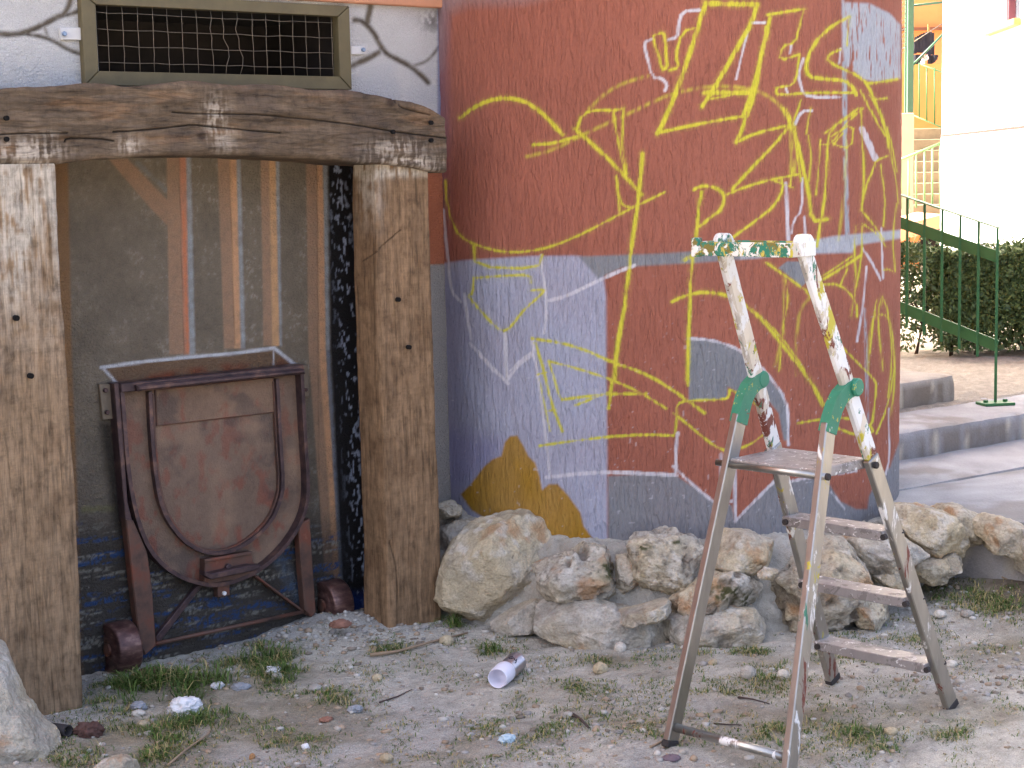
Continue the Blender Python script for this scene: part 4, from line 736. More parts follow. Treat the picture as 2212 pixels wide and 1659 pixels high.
# ================================================================== terrace, steps and railing on the right
M_CONC = mat_attr("worn_concrete", .9, 'pos', [((50, 50, 50), .35, .005, .3, .7, 0), ((260, 260, 260), .4, .002, .3, .7, 0)], .16, (170, 170, 170), .2)
def conc_cols(V, base, seed, drip=False):
    V = np.asarray(V); c = np.tile(base, (len(V), 1)) * (.78 + .44 * fbm(V[:, 0] * 5, V[:, 1] * 5, V[:, 2] * 5, seed))[:, None]
    return c
def slab(name, loop, z0, z1, base, seed, parent=None, step=.03, stain=0.0):
    """concrete block from a quad footprint, gridded so that wear and chipped edges can show"""
    p = [np.array(q, float) for q in loop]; nu = max(3, int(np.linalg.norm(p[1] - p[0]) / step)); nv = max(3, int(np.linalg.norm(p[3] - p[0]) / step)); nz = 6
    U, Vv = np.meshgrid(np.linspace(0, 1, nu), np.linspace(0, 1, nv)); U, Vv = U.ravel()[:, None], Vv.ravel()[:, None]
    top = (p[0] * (1 - U) + p[1] * U) * (1 - Vv) + (p[3] * (1 - U) + p[2] * U) * Vv; T = np.concatenate([top, np.full((len(top), 1), z1)], 1)
    qs = [grid_quads(nv, nu)]; VV = [T]; n0 = len(T)
    for A, B, n in ((p[0], p[1], nu), (p[1], p[2], nv), (p[3], p[0], nv)):
        e = np.linspace(0, 1, n)[:, None]; E_ = A * (1 - e) + B * e
        S_ = np.concatenate([np.concatenate([E_, np.full((n, 1), zz_)], 1) for zz_ in np.linspace(z0, z1, nz)]); VV.append(S_); qs.append(grid_quads(nz, n) + n0); n0 += len(S_)
    V = np.concatenate(VV); f = fbm(V[:, 0] * 7, V[:, 1] * 7, V[:, 2] * 7, seed); ed = fbm(V[:, 0] * 16, V[:, 1] * 16, V[:, 2] * 3, seed + 1)
    cen = V[:, :2].mean(0); dn = p[3] - p[0]; dn /= np.linalg.norm(dn); s_ = (V[:, :2] - p[0]) @ dn
    near = np.exp(-(s_ / .03) ** 2) * np.exp(-((V[:, 2] - z1) / .03) ** 2)
    V[:, :2] += np.outer(near * (.004 + .022 * ed), dn); V[:, 2] += -near * .014 * ed + (f - .5) * .008
    c = np.tile(base, (len(V), 1)) * (.62 + .5 * f + .25 * fbm(V[:, 0] * 28, V[:, 1] * 28, 0, seed + 6, 3))[:, None]; side = (V[:, 2] < z1 - .012)
    c = mix(c, L(122, 114, 104), .6 * sstep(.54, .7, fbm(V[:, 0] * 4.2, V[:, 1] * 4.2, 0, seed + 8)) * ~side)
    st = fbm(V[:, 0] * 22, V[:, 1] * 22, V[:, 2] * 4, seed + 2); c = mix(c, L(112, 98, 84), side * (.45 + .5 * sstep(.4, .6, st)) * (.6 + stain))
    c = mix(c, L(205, 190, 165), side * sstep(.62, .68, fbm(V[:, 0] * 30, V[:, 1] * 30, V[:, 2] * 3, seed + 4)) * .6)
    return obj(name, V, np.concatenate(qs), M_CONC, parent, cols=c, smooth=False)
e0 = np.array([1.30, 6.47]); e1 = np.array([2.35, 5.82]); fd = np.array([.53, .85])
CB = L(164, 162, 161)
setting(slab("terrace_pavement", [e0, e1, e1 + np.array([2.6, 3.2]), e0 + np.array([.15, 2.2])], -.05, .300, CB, 601, None, .045), 'structure', "pale concrete terrace behind the stone edging")
jp = onz(1944, 1062, .3)[:2]; jq = onz(2212, 1013, .3)[:2]
setting(slab("terrace_pavement", [jp + (jp - jq) * .3, jq + (jq - jp) * 2.2, jq + (jq - jp) * 2.2 + RN * 1.6, jp + (jp - jq) * .3 + RN * 1.6], .2, .312, CB * .97, 607, None, .045), 'structure', "slightly raised concrete strip below the first step")
steps = thing("concrete_steps", "worn concrete steps climbing behind the right side of the red tower", "steps", (1.9, 7.9, .3))
b0 = RB - RU * .7; slab("step", [b0, b0 + RU * 2.6, b0 + RU * 2.6 + RN * .62, b0 + RN * .62], .22, .435, CB * .98, 611, steps, .03, .2)
a0 = np.array([1.857, 8.13]); a1 = np.array([2.194, 8.428]); au = (a1 - a0) / np.linalg.norm(a1 - a0); an = np.array([-au[1], au[0]])
slab("step", [a0 - au * .9, a1, a1 + an * .8, a0 - au * .9 + an * .8], .36, .565, L(166, 158, 146), 617, steps, .025, .3)
for k in (1, 2, 3): slab("step", [a0 - au * .9 + an * .43 * k, a1 + an * .43 * k - au * .02 * k, a1 + an * (.43 * k + .8) - au * .02 * k, a0 - au * .9 + an * (.43 * k + .8)], .4, .565 + .13 * k, L(164, 157, 146), 620 + k, steps, .04, .3)
M_GREEN = mat_noise("green_enamel", tri(L(52, 108, 62), .14), (12, 12, 12), .45, bst=.15, bdist=.001)
rl = thing("stair_railing", "dark green flat-bar stair railing with thin uprights in front of the hedge", "railing", (2.348, 8.25, .435))
b0 = np.array([2.348, 8.25]); rd = np.array([-.60, .80])
def rp(s_, h): q = b0 + rd * s_; return np.array([q[0], q[1], 0.435 + .265 * s_ + h])
RL = 1.6
for s_ in np.arange(0, RL, .1105):
    first = s_ < .01; tube("upright", [rp(s_, 0 if first else .20), rp(s_, .855)], .0095, M_GREEN, rl, 4, False)
bar("top_rail", rp(-.008, .86), rp(RL, .86), ZV, .006, .03, M_GREEN, rl, .001)
bar("flat_bar", rp(-.006, .72), rp(RL, .72), ZV, .058, .007, M_GREEN, rl, .001); bar("flat_bar", rp(-.006, .29), rp(RL, .29), ZV, .058, .007, M_GREEN, rl, .001)
bp = box_obj("base_plate", rp(0, .008), np.array([.075, .012, 0]), np.array([-.012, .05, 0]), ZV * .007, M_GREEN, rl, .002)
for s_ in (-1, 1): disc("bolt", rp(0, .02) + np.array([.05 * s_, .01 * s_, 0]), ZV, .012, .014, M_GREEN, bp, 6, .002)

# ================================================================== hedge
def leaf_cloud(n, sampler, size, seed, c1, c2, tip=None):
    g = np.random.default_rng(seed); C = sampler(n, g); n = len(C); s_ = size * g.uniform(.6, 1.35, n)
    a1_ = g.normal(size=(n, 3)); a1_ /= np.linalg.norm(a1_, axis=1)[:, None]; b_ = g.normal(size=(n, 3)); b_[:, 2] += .4; b_ = np.cross(a1_, b_); b_ /= np.linalg.norm(b_, axis=1)[:, None]
    nn_ = np.cross(a1_, b_)
    V = np.stack([C - a1_ * s_[:, None], C + b_ * s_[:, None] * .42 + nn_ * s_[:, None] * .12, C + a1_ * s_[:, None], C - b_ * s_[:, None] * .42 + nn_ * s_[:, None] * .12], 1).reshape(-1, 3)
    q = np.arange(4 * n).reshape(-1, 4); k = g.random(n)[:, None]; c = c1 * (1 - k) + c2 * k; return V, q, np.repeat(c, 4, 0)
M_LEAF = mat_attr("hedge_leaf", .55, 'pos', [], .15, (90, 90, 90), .4)
hedge = thing("hedge", "clipped dark green box hedge growing behind the green railing", "hedge", (3.3, 10.45, .44))
def hs(n, g):
    n *= 2; x = 2.28 + 2.6 * g.random(n * 2) ** 1.25; y = 10.30 + .55 * g.beta(.55, .8, n * 2); top = 1.04 + .03 * np.sin(x * 6) + .09 * fbm(x * 9, y * 9, 0, 3) + .05 * (g.random(n * 2) > .97)
    z = .47 + (top - .47) * g.beta(1.25, .72, n * 2); ok = fbm(x * 8, y * 6, z * 8, 77, 2) > .30 - .12 * (z > .95); end = (x > 2.62 + .25 * (fbm(z * 9, y * 4, 0, 5) - .5)) | (g.random(len(x)) < .12)
    lo = (z > .6) | (g.random(len(x)) < .6); P = np.stack([x, y, z], 1)[ok & end & lo]; return P[:n]
V, q, c = leaf_cloud(60000, hs, .019, 11, L(60, 78, 44), L(108, 124, 70)); obj("foliage", V, q, M_LEAF, hedge, cols=c)["kind"] = "stuff"
M_BARK = mat_noise("twig_bark", tri(L(78, 64, 52), .2), (40, 40, 40), .9)
r_ = random.Random(5)
for k in range(16):
    x0 = 2.5 + k * .16 + r_.uniform(-.04, .04); y0 = 10.5 + r_.uniform(-.1, .12); pts = [np.array([x0 + r_.uniform(-.09, .09) * i, y0 + r_.uniform(-.06, .06) * i, .43 + .15 * i]) for i in range(4)]
    tube("stem", pts, [.013, .010, .007, .004], M_BARK, hedge, 6)
for (p0, p1, p2) in (((1992, 700), (1962, 640), (1975, 600)), ((2000, 690), (1975, 655), (1958, 662))):
    tube("stem", [at(*p0, 10.4), at(*p1, 10.35), at(*p2, 10.3)], [.008, .006, .003], M_BARK, hedge, 5)

# ================================================================== white building
M_WHITE = mat_noise("white_render", tri(L(236, 233, 224), .03), (6, 6, 2), .9, bst=.4, bdist=.004)
wd = np.array([.066, .998, 0]); wnv = np.array([-.998, .066, 0]); wc = at(2034, 300, 18.0); wc[2] = 0
wb = thing("white_building", "sunlit white rendered building beyond the hedge, window at top right", "building", (wc[0], wc[1], .44))
def wp(s_, o_, z): return wc - wd * s_ + wnv * o_ + ZV * z
def onwb(x, y):
    v = ray(x, y); t = ((wc - CAM) @ wnv) / (v @ wnv); p = CAM + v * t; return (wc - p) @ wd, p[2]
zc = onwb(2034, 295)[1]; wz = [onwb(2141, 20), onwb(2152, 60)]; WS0, WS1, WZ0 = onwb(2143, 20)[0], onwb(2143, 20)[0] + 1.1, onwb(2143, 62)[1]
for (s0, s1, z0, z1) in ((0, WS0, zc + .012, 7), (WS1, 7, zc + .012, 7), (WS0, WS1, zc + .012, WZ0), (WS0, WS1, WZ0 + 1.3, 7), (0, 7, 0, zc)):
    if z1 - z0 < .01: continue
    off = .006 if z1 == zc else 0; box_obj("wall", wp((s0 + s1) / 2, -.2 + off, (z0 + z1) / 2), wd * (s1 - s0) / 2, wnv * .2, ZV * (z1 - z0) / 2, M_WHITE, wb)
box_obj("wall", wp(-.15 + 3.6, -4, 3.5), wd * 3.4, wnv * 3.3, ZV * 3.49, M_WHITE, wb)
M_JOINT = mat_noise("pinkish_joint", tri(L(84, 42, 38), .15), (20, 20, 20), .9); box_obj("joint_line", wp(3.5, -.030, zc + .006), wd * 3.49, wnv * .046, ZV * .011, M_JOINT, wb)
M_GLASS = mat_noise("dim_window_glass", tri(L(70, 76, 84), .1), (2, 2, 2), .08, bst=0); M_WFR = mat_noise("maroon_window_frame", tri(L(112, 62, 72), .1), (14, 14, 14), .5)
win = box_obj("window", wp((WS0 + WS1) / 2, -.2, WZ0 + .65), wd * .55, wnv * .01, ZV * .65, M_GLASS, wb)
for s_ in (WS0 + .04, WS1 - .04): box_obj("frame", wp(s_, -.16, WZ0 + .65), wd * .038, wnv * .03, ZV * .645, M_WFR, win)
box_obj("frame", wp((WS0 + WS1) / 2, -.16, WZ0 + 1.25), wd * .47, wnv * .03, ZV * .04, M_WFR, win)
M_SILL = mat_noise("ochre_stone_sill", tri(L(150, 112, 64), .15), (14, 14, 14), .8); box_obj("sill", wp((WS0 + WS1) / 2 - .03, -.04, WZ0 - .03), wd * .62, wnv * .1, ZV * .028, M_SILL, win, .004)

# ================================================================== far stair yard seen past the tower
M_FCONC = mat_noise("stair_concrete", tri(L(140, 124, 98), .2), (7, 7, 7), .9, bst=.4); M_YEL = mat_noise("yellow_render", tri(L(184, 144, 80), .06), (5, 5, 5), .9); M_ORA = mat_noise("orange_render", tri(L(222, 140, 84), .06), (5, 5, 5), .9)
def spread(px0, px1, Yd): a_, b_ = at(px0, 400, Yd)[0], at(px1, 400, Yd)[0]; return (a_ + b_) / 2, (b_ - a_) / 2
def far_box(name, px0, px1, py0, py1, Yd, dep, mat, parent, bevel=0.0):
    cx, hx = spread(px0, px1, Yd); z1, z0 = at((px0 + px1) / 2, py0, Yd)[2], at((px0 + px1) / 2, py1, Yd)[2]
    return box_obj(name, (cx, Yd + dep / 2, (z0 + z1) / 2), (hx, 0, 0), (0, dep / 2, 0), (0, 0, (z1 - z0) / 2), mat, parent, bevel)
fs = thing("outdoor_staircase", "far flight of tan concrete steps between the tower and the white building", "staircase", (5.6, 24, .5))
for k in range(9): far_box("step", 1950, 2110, 465 - 23.6 * k, 640, 24 + .3 * k, .36, M_FCONC, fs, .012)
yw = tag(far_box("yellow_wall", 1880, 2130, 138, 420, 27.6, .3, M_YEL, None), "yellow rendered wall above the far flight of steps", "wall")
M_LG = mat_noise("pale_green_rail", tri(L(118, 158, 104), .1), (9, 9, 9), .5, bst=0); M_MG = mat_noise("weathered_green_post", tri(L(62, 98, 76), .12), (9, 9, 9), .5)
yr = thing("landing_railing", "thin green uprights standing against the yellow wall", "railing", at(2000, 270, 27.3))
for x_, yb in ((1985.6, 254), (2002, 262), (2019, 268), (2036, 276)): tube("upright", [at(x_, 136 if x_ < 2000 else 146, 27.3), at(x_, yb, 27.3)], .011, M_GREEN, yr, 5)
tube("rail", [at(1990, 140, 27.3), at(2045, 160, 27.3)], .012, M_LG, yr, 5); tube("rail", [at(1975, 250, 27.3), at(2050, 282, 27.3)], .012, M_LG, yr, 5)
hr = thing("stair_handrail", "light green handrail with uprights rising in front of the far steps", "railing", at(1990, 450, 20.5))
tube("rail", [at(1930, 351, 20.5), at(2045, 304, 20.5)], .016, M_LG, hr, 6)
for x_ in (1946, 1963, 1979, 1997, 2014, 2031): tube("upright", [at(x_, 344 - (x_ - 1946) * .41, 20.5), at(x_, 452 - (x_ - 1946) * .1, 20.5)], .013, M_LG, hr, 5)
pil = tag(far_box("gate_pillar", 1925, 1974, 244, 560, 21.5, .28, mat_noise("cream_pillar", tri(L(186, 158, 136), .06), (6, 6, 6), .9), None, .01), "cream masonry pillar carrying the green fence post", "pillar")
gp = thing("fence_post", "tall green steel fence post with wire mesh on top of the cream pillar", "fence post", at(1962, 245, 21.6))
far_box("post", 1959, 1972, -60, 244, 21.6, .09, M_MG, gp, .004); far_box("side_bar", 1953.5, 1957, -60, 244, 21.55, .03, M_MG, gp)
for k in range(14): tube("mesh_wire", [at(1944, -10 + k * 10, 21.5), at(1957, -22 + k * 10, 21.5)], .004, M_WIRE, gp, 4)
for x_, y_, x2, y2 in ((1970, 12, 2045, 4), (1972, 140, 2045, 66)): tube("brace", [at(x_, y_, 21.7), at(x2, y2, 21.7)], .016, M_MG, gp, 6)
oh = thing("orange_house", "orange rendered house wall far behind the washing", "house", at(2000, 480, 33))
far_box("wall", 1850, 2200, -160, 480, 33, .3, M_ORA, oh); far_box("eave_band", 1850, 2200, 58, 64, 32.85, .14, mat_noise("brown_band", tri(L(120, 76, 54), .1), (5, 5, 5), .8), oh)
so = thing("stair_underside", "orange-pink sloping stair soffit with dark slab standing for passage shade below, behind the hedge", "stair soffit", at(1990, 700, 19))
M_PK = mat_noise("pink_orange_render", tri(L(226, 150, 112), .06), (5, 5, 5), .9)
fr = [at(1900, 500, 19), at(2036, 463, 19), at(2036, 492, 19), at(1900, 536, 19)]; V, Fs = prism_vf(fr, [p + np.array([0, 1.2, 0]) for p in fr]); obj("soffit", V, Fs, M_PK, so)
far_box("wall", 1900, 1989, 506, 740, 19.3, .3, M_ORA, so); far_box("passage_shade", 1986, 2100, 470, 740, 19.9, .3, M_DARK, so)  # dark slab stands in for the shade inside the passage opening
cl = thing("clothes_line", "washing line with wooden pegs strung in front of the orange house", "clothes line", at(2000, 70, 29))
tube("line", [at(1940, 112, 29), at(2012, 66, 29), at(2060, 36, 29)], .008, M_WIRE, cl, 4)
for p in ((1973, 82), (2006, 60)): box_obj("peg", at(*p, 28.97), (.015, 0, 0), (0, .012, 0), (0, 0, .06), M_SILL, cl)
def cloth(name, px, Yd, mat, label, seed):
    P = [(x, y) for x, y in px]; xs = [p[0] for p in P]; ys = [p[1] for p in P]; gx_ = np.linspace(min(xs), max(xs), 26); gy_ = np.linspace(min(ys), max(ys), 26); X_, Y_ = np.meshgrid(gx_, gy_)
    X_, Y_ = X_.ravel(), Y_.ravel(); ins = area(X_, Y_, P, 1e-3) > .5; q = grid_quads(26, 26); q = q[ins[q].all(1)]
    V = np.array([at(a_, b_, Yd) for a_, b_ in zip(X_, Y_)]); V[:, 1] += .10 * fbm(X_ * .14, Y_ * .03, 0, seed) ; u_ = np.unique(q); re = -np.ones(len(V), int); re[u_] = np.arange(len(u_)); V = V[u_]; q = re[q]
    n = len(V); V2 = V + np.array([0, .012, 0]); return tag(obj(name, np.concatenate([V, V2]), np.concatenate([q, q[:, ::-1] + n]), mat, smooth=True), label, "laundry")
M_BLK = mat_noise("black_cloth", tri(L(40, 40, 50), .3), (5, 5, 5), .9); M_WCL = mat_noise("white_cloth", tri(L(238, 236, 230), .04), (5, 5, 5), .9); M_PAT = mat_noise("mottled_cloth", [(.4, tuple(L(60, 50, 48))), (.55, tuple(L(210, 190, 180)))], (16, 16, 16), .9)
cloth("hanging_jacket", [(1972, 82), (1990, 72), (2008, 66), (2020, 70), (2022, 118), (2008, 120), (1990, 114), (1972, 118)], 29.0, M_BLK, "black jacket hanging uppermost on the washing line", 1)
cloth("hanging_trousers", [(1972, 118), (1992, 116), (1996, 140), (1984, 141), (1970, 141)], 28.9, M_BLK, "dark trousers hanging low beside the green fence post", 2)
cloth("hanging_trousers", [(2002, 118), (2030, 118), (2028, 128), (2014, 140), (2004, 140)], 28.9, M_BLK, "dark trousers hanging low beside the white building", 5)
cloth("hanging_shirt", [(1992, 118), (2006, 116), (2008, 128), (1998, 134), (1992, 130)], 28.85, M_PAT, "mottled brown and pink shirt hanging between dark trousers", 3)
cloth("hanging_cloth", [(1992, 122 + 6), (2000, 126), (2001, 140), (1986, 141)], 28.7, M_WCL, "white cloth hanging lowest above the yellow wall", 4)

# ================================================================== step ladder
lad = dict(x=1.1336, y=5.0621, yaw=.7865, wb=.208, wt=.1326, wf=.2016, Lt=.6421, Zt=1.3884, Lf=.8116)
ll = np.array([math.cos(lad['yaw']), math.sin(lad['yaw']), 0]); lw = np.array([math.sin(lad['yaw']), -math.cos(lad['yaw']), 0]); lo = np.array([lad['x'], lad['y'], 0])
def LP(a_, b_, c_): return lo - ll * a_ + lw * b_ + ZV * c_
def rail(z, s_): t = z / lad['Zt']; return LP(lad['Lt'] * t, s_ * (lad['wb'] + (lad['wt'] - lad['wb']) * t), z)
def spatter(name, base, metallic, rough, amount, seed, palette, drip=.25):
    m, nt, b = new_mat(name); g = noise_tex(nt, coords(nt, 'pos', (30, 30, 8)), 1.0, 3); c = ramp(nt, g, tri(base, .12))
    fac = None; met = None
    for i, (pc_, th_, sc) in enumerate(palette):
        v = nd(nt, "ShaderNodeMapping"); v.inputs["Scale"].default_value = (sc, sc, sc * drip); v.inputs["Location"].default_value = (seed * 3.1 + i * 7.7, seed, i * 2.3)
        gm = nd(nt, "ShaderNodeNewGeometry"); nt.links.new(gm.outputs["Position"], v.inputs[0])
        f = ramp(nt, noise_tex(nt, v.outputs[0], .55, 7, .68, .5), [(th_ - amount, 0), (th_ - amount + .02, 1)]); c = mul(nt, c, tuple(pc_), f, 'MIX')
        met = f if met is None else mul(nt, met, f, 1.0, 'LIGHTEN')
    nt.links.new(c, b.inputs["Base Color"]); nt.links.new(ramp(nt, met, [(0, metallic), (1, 0)]), b.inputs["Metallic"]); nt.links.new(ramp(nt, met, [(0, rough), (1, .6)]), b.inputs["Roughness"])
    bump(nt, b, met, .35, .001); return m
PALS = [(L(118, 62, 48), .66, 26), (L(190, 176, 60), .68, 30), (L(228, 226, 222), .62, 34), (L(60, 120, 96), .72, 28)]
ALU = L(172, 169, 163)
M_ALU = spatter("bare_aluminium_tube", ALU, .95, .3, 0.03, 1, [(L(228, 226, 222), .70, 30), (L(170, 60, 50), .74, 26)])
M_ALU2 = spatter("aluminium_with_paint_runs", ALU, .92, .32, .05, 2, PALS); M_ALU3 = spatter("paint_crusted_aluminium", L(206, 198, 186), .5, .45, .13, 3, PALS, .45)
M_TREAD = spatter("paint_spattered_tread", L(160, 154, 152), .45, .5, .06, 4, [(L(128, 122, 118), .60, 30), (L(226, 224, 222), .66, 90), (L(170, 160, 70), .74, 50)], 1.0)
M_GPL = spatter("green_plastic_with_paint", L(46, 124, 96), .0, .45, .06, 5, [(L(190, 178, 70), .68, 60), (L(228, 224, 218), .70, 50), (L(120, 66, 54), .74, 60)], .7); M_GPL2 = spatter("green_tray_crusted_with_paint", L(40, 122, 100), .0, .45, .11, 6, [(L(120, 110, 50), .62, 40), (L(196, 178, 80), .66, 60), (L(230, 226, 220), .64, 50), (L(110, 62, 50), .74, 60)], 1.0)
M_RUB = mat_noise("black_rubber", tri(L(52, 47, 46), .25), (20, 20, 20), .7)
ladder = thing("step_ladder", "paint-spattered aluminium step ladder with green plastic hinges and tool tray", "step ladder", LP(.4, 0, 0))
for s_ in (-1, 1):
    lowp, mid, top = rail(.0, s_), rail(.80, s_), rail(lad['Zt'] + .015, s_)
    r1 = bar("step_rail", rail(.018, s_), mid, lw, .022, .052, M_ALU2, ladder, .003); bar("upper_rail", mid, top, lw, .024, .05, M_ALU3, ladder, .006)
    bar("foot_cap", rail(.0, s_), rail(.02, s_), lw, .025, .055, M_RUB, r1, .003)
    G_ = LP(.5517, s_ * .1493, .9048); F_ = LP(lad['Lf'], s_ * lad['wf'], .0); d_ = (F_ - G_)
    fl_ = bar("support_leg", G_ + d_ * -.01, F_ - d_ * .02, lw, .022, .048, M_ALU if s_ < 0 else M_ALU2, ladder, .003); bar("foot_cap", F_ - d_ * .022, F_, lw, .026, .052, M_RUB, fl_, .004)
    zc_ = .992; R0_ = rail(zc_, s_); wv = s_ * .1493
    arc_ = [(.448, 1.004), (.475, .998), (.505, .982), (.528, .955), (.543, .925), (.556, .89)]; pts = [LP(a_, wv + (s_ * (lad['wb'] + (lad['wt'] - lad['wb']) * .714) - wv) * (1 - i / 5), c_) for i, (a_, c_) in enumerate(arc_)]
    V, Fs = sweep_vf(pts, lw, .046, .030); hg = obj("hinge", V, Fs, M_GPL, ladder); disc("pivot_boss", pts[0] + lw * (.004 * s_ + .002), lw, .025, .040, M_GPL, hg, 18, .004)
for z_ in (.5808, .3722, .1592):
    c = (rail(z_, -1) + rail(z_, 1)) / 2; hw = np.linalg.norm(rail(z_, 1) - rail(z_, -1)) / 2
    st = box_obj("step", c - ZV * .012 - ll * .012, lw * (hw - .006), ll * .042, ZV * .014, M_TREAD, ladder, .002)
    for s_ in (-1, 1):
        for e in (-1, 1): disc("end_cap", c + lw * s_ * (hw + (.016 if s_ > 0 else -.01) - .012) - ll * .012 + ll * e * .043 - ZV * .012, ll, .009, .016, M_RUB, st, 8, .002)
zp = .7949; pb, pf = lad['Lt'] * zp / lad['Zt'], .5997; hwp = .148
plat = box_obj("platform", LP((pb + pf) / 2 - .006, 0, zp - .014), ll * ((pf - pb) / 2 + .006), lw * hwp, ZV * .014, M_TREAD, ladder, .003)
for (a_, ) in ((pb + .0,), (pf + .0,)): tube("pivot_tube", [LP(a_, -hwp - .045, zp - .016), LP(a_, hwp + .03, zp - .016)], .009, M_ALU, plat, 10); [disc("end_cap", LP(a_, s_ * (hwp + .034), zp - .016), lw, .010, .010, M_RUB, plat, 10, .002) for s_ in (1,)]
tube("cross_tube", [LP(.795, -lad['wf'] + .01, .055), LP(.795, lad['wf'] - .01, .055)], .0125, M_ALU2, ladder, 14)
zt = lad['Zt']; t0, t1, tw = lad['Lt'] - .022, lad['Lt'] + .085, .152
def tray_wall(name, p, q, th): bar(name, p, q, ZV, .044, th, M_GPL2, ladder, .003)
ty = box_obj("tool_tray", LP((t0 + t1) / 2, 0, zt - .014), ll * (t1 - t0) / 2, lw * tw, ZV * .004, M_GPL2, ladder, .001)
for p, q in ((LP(t1, -tw, zt), LP(t1, tw, zt)), (LP(t0, -tw, zt), LP(t0, tw, zt))): V, Fs = bar_vf(p, q, ZV, .038, .010, .002); obj("tray_side", V, Fs, M_GPL2, ty)
for s_ in (-1, 1): V, Fs = bar_vf(LP(t0, s_ * tw, zt), LP(t1, s_ * tw, zt), ZV, .038, .012, .002); obj("tray_side", V, Fs, M_ALU3 if s_ > 0 else M_GPL2, ty)
for s_ in (-1, 1): disc("knuckle", LP(lad['Lt'] - .004, s_ * lad['wt'], zt + .012), lw, .027, .036, M_ALU3, ladder, 20, .005)
V, Fs = box_vf(LP(t1 + .003, -tw - .002, zt + .004), ll * .012, lw * .012, ZV * .026, .003); obj("tray_corner", V, Fs, M_GPL2, ty)

# ================================================================== spray can
M_CAN = mat_noise("brushed_can_metal", tri(L(186, 180, 184), .08), (60, 60, 60), .28, .9, bst=0); M_CAP = mat_noise("white_frosted_cap", tri(L(226, 222, 232), .03), (40, 40, 40), .5, bst=.2, bdist=.0006); M_INK = mat_noise("black_marker", tri(L(24, 20, 30), .1), (30, 30, 30), .6, bst=0)
zg = float(gh(-.02, 5.0)) + .034; c0 = onz(1074, 1466, zg); c1 = onz(1119, 1427, zg); ax = (c1 - c0) / np.linalg.norm(c1 - c0); cl_ = .192; rc = .0325
can = thing("spray_can", "silver spray can with white cap lying on the dirt, black scrawl on its side", "spray can", (c0[0], c0[1], zg - .034))
V, Fs = lathe_vf(c0, ax, [(.072, .029), (.078, rc), (cl_ - .012, rc), (cl_ - .010, rc + .0012), (cl_ - .003, rc + .0012), (cl_, rc - .001), (cl_ - .002, .027), (cl_ - .008, .015), (cl_ - .009, .001)], 36); obj("body", V, Fs, M_CAN, can, smooth=True)
V, Fs = lathe_vf(c0, ax, [(.05, .001), (.05, .0265), (.004, .0285), (.0, .0300), (.002, .0318), (.024, .0322), (.026, .0338), (.076, .0345), (.079, .0338), (.080, .031)], 36); obj("cap", V, Fs, M_CAP, can, smooth=True)
sx = np.cross(ax, ZV); sx /= np.linalg.norm(sx); up_ = np.cross(sx, ax)
def ink(seq):
    pts = [c0 + ax * l_ + (rc + .0004) * (math.cos(q) * up_ + math.sin(q) * sx) for l_, q in seq]; return tube_vf(pts, .0016, 5)
gl = [ink([(.118, .28), (.112, .10), (.122, -.05), (.135, -.02), (.138, .18), (.128, .32), (.118, .28)]), ink([(.128, .42), (.120, .58), (.124, .74)]), ink([(.134, .66), (.124, .74), (.112, .86), (.106, .8)]), ink([(.116, .2), (.13, .1)])]
V, Fs = join(gl); obj("scrawl", V, Fs, M_INK, can)

# ================================================================== litter, twigs, loose stones
def ground_at(px, py):
    p = onz(px, py, 0.0)
    for _ in range(3): p = onz(px, py, float(gh(p[0], p[1])))
    return p
def crumple(name, px, py, w, h, flat, mat, label, cat, seed, group=None):
    p = ground_at(px, py); sc = np.linalg.norm(p - CAM) / F_PX; V, Fs = ICO3; V = V.copy(); n = fbm(V[:, 0] * 2.2, V[:, 1] * 2.2, V[:, 2] * 2.2, seed, 4); rd_ = np.abs(fbm(V[:, 0] * 4, V[:, 1] * 4, V[:, 2] * 4, seed + 3, 2) - .5)
    V = V * (.75 + .55 * n - 1.3 * rd_)[:, None] * np.array([w * sc * .62, w * sc * .5, h * sc * flat]); th_ = seed * 1.3; Rz = np.array([[math.cos(th_), -math.sin(th_), 0], [math.sin(th_), math.cos(th_), 0], [0, 0, 1]])
    if w < 40: V = V @ Rz.T
    V = V + p; V[:, 2] += h * sc * .30; return tag(obj(name, V, Fs, mat, smooth=False), label, cat, group)
M_PAPER = mat_noise("white_plastic_scrap", tri(L(226, 224, 224), .06), (30, 30, 30), .6, bst=.3); M_BLUEP = mat_noise("pale_blue_scrap", tri(L(186, 206, 216), .08), (30, 30, 30), .5); M_GREYP = mat_noise("grey_scrap", tri(L(150, 152, 156), .1), (30, 30, 30), .7); M_BRICK = mat_noise("brick_crumb", tri(L(150, 108, 90), .12), (40, 40, 40), .9)
crumple("crumpled_bag", 402, 1540, 66, 40, .62, M_PAPER, "crumpled white plastic bag with brown stain lying in the grass", "litter", 3)
crumple("paper_scrap", 590, 1457, 34, 18, .7, M_PAPER, "small white torn paper in the tall grass below the mine cart", "litter", 4)
crumple("paper_scrap", 470, 1484, 30, 10, .7, M_PAPER, "flat white scrap in the grass left of the white paper", "litter", 6)
crumple("paper_scrap", 520, 1487, 36, 12, .7, M_GREYP, "flat off-white scrap in the grass beside another scrap", "litter", 7)
crumple("plastic_scrap", 1096, 1602, 34, 18, .7, M_BLUEP, "pale blue plastic scrap on bare gravel at the bottom", "litter", 8)
crumple("plastic_scrap", 300, 1530, 34, 14, .7, M_GREYP, "grey plastic scrap left of the crumpled white bag", "litter", 9)
crumple("foil_scrap", 768, 1600 - 65, 30, 12, .7, M_GREYP, "dull grey foil scrap near the middle of the grass strip", "litter", 10)
crumple("paper_scrap", 660, 1617, 14, 12, .7, M_PAPER, "tiny white paper curl on the dirt left of the gravel patch", "litter", 12)
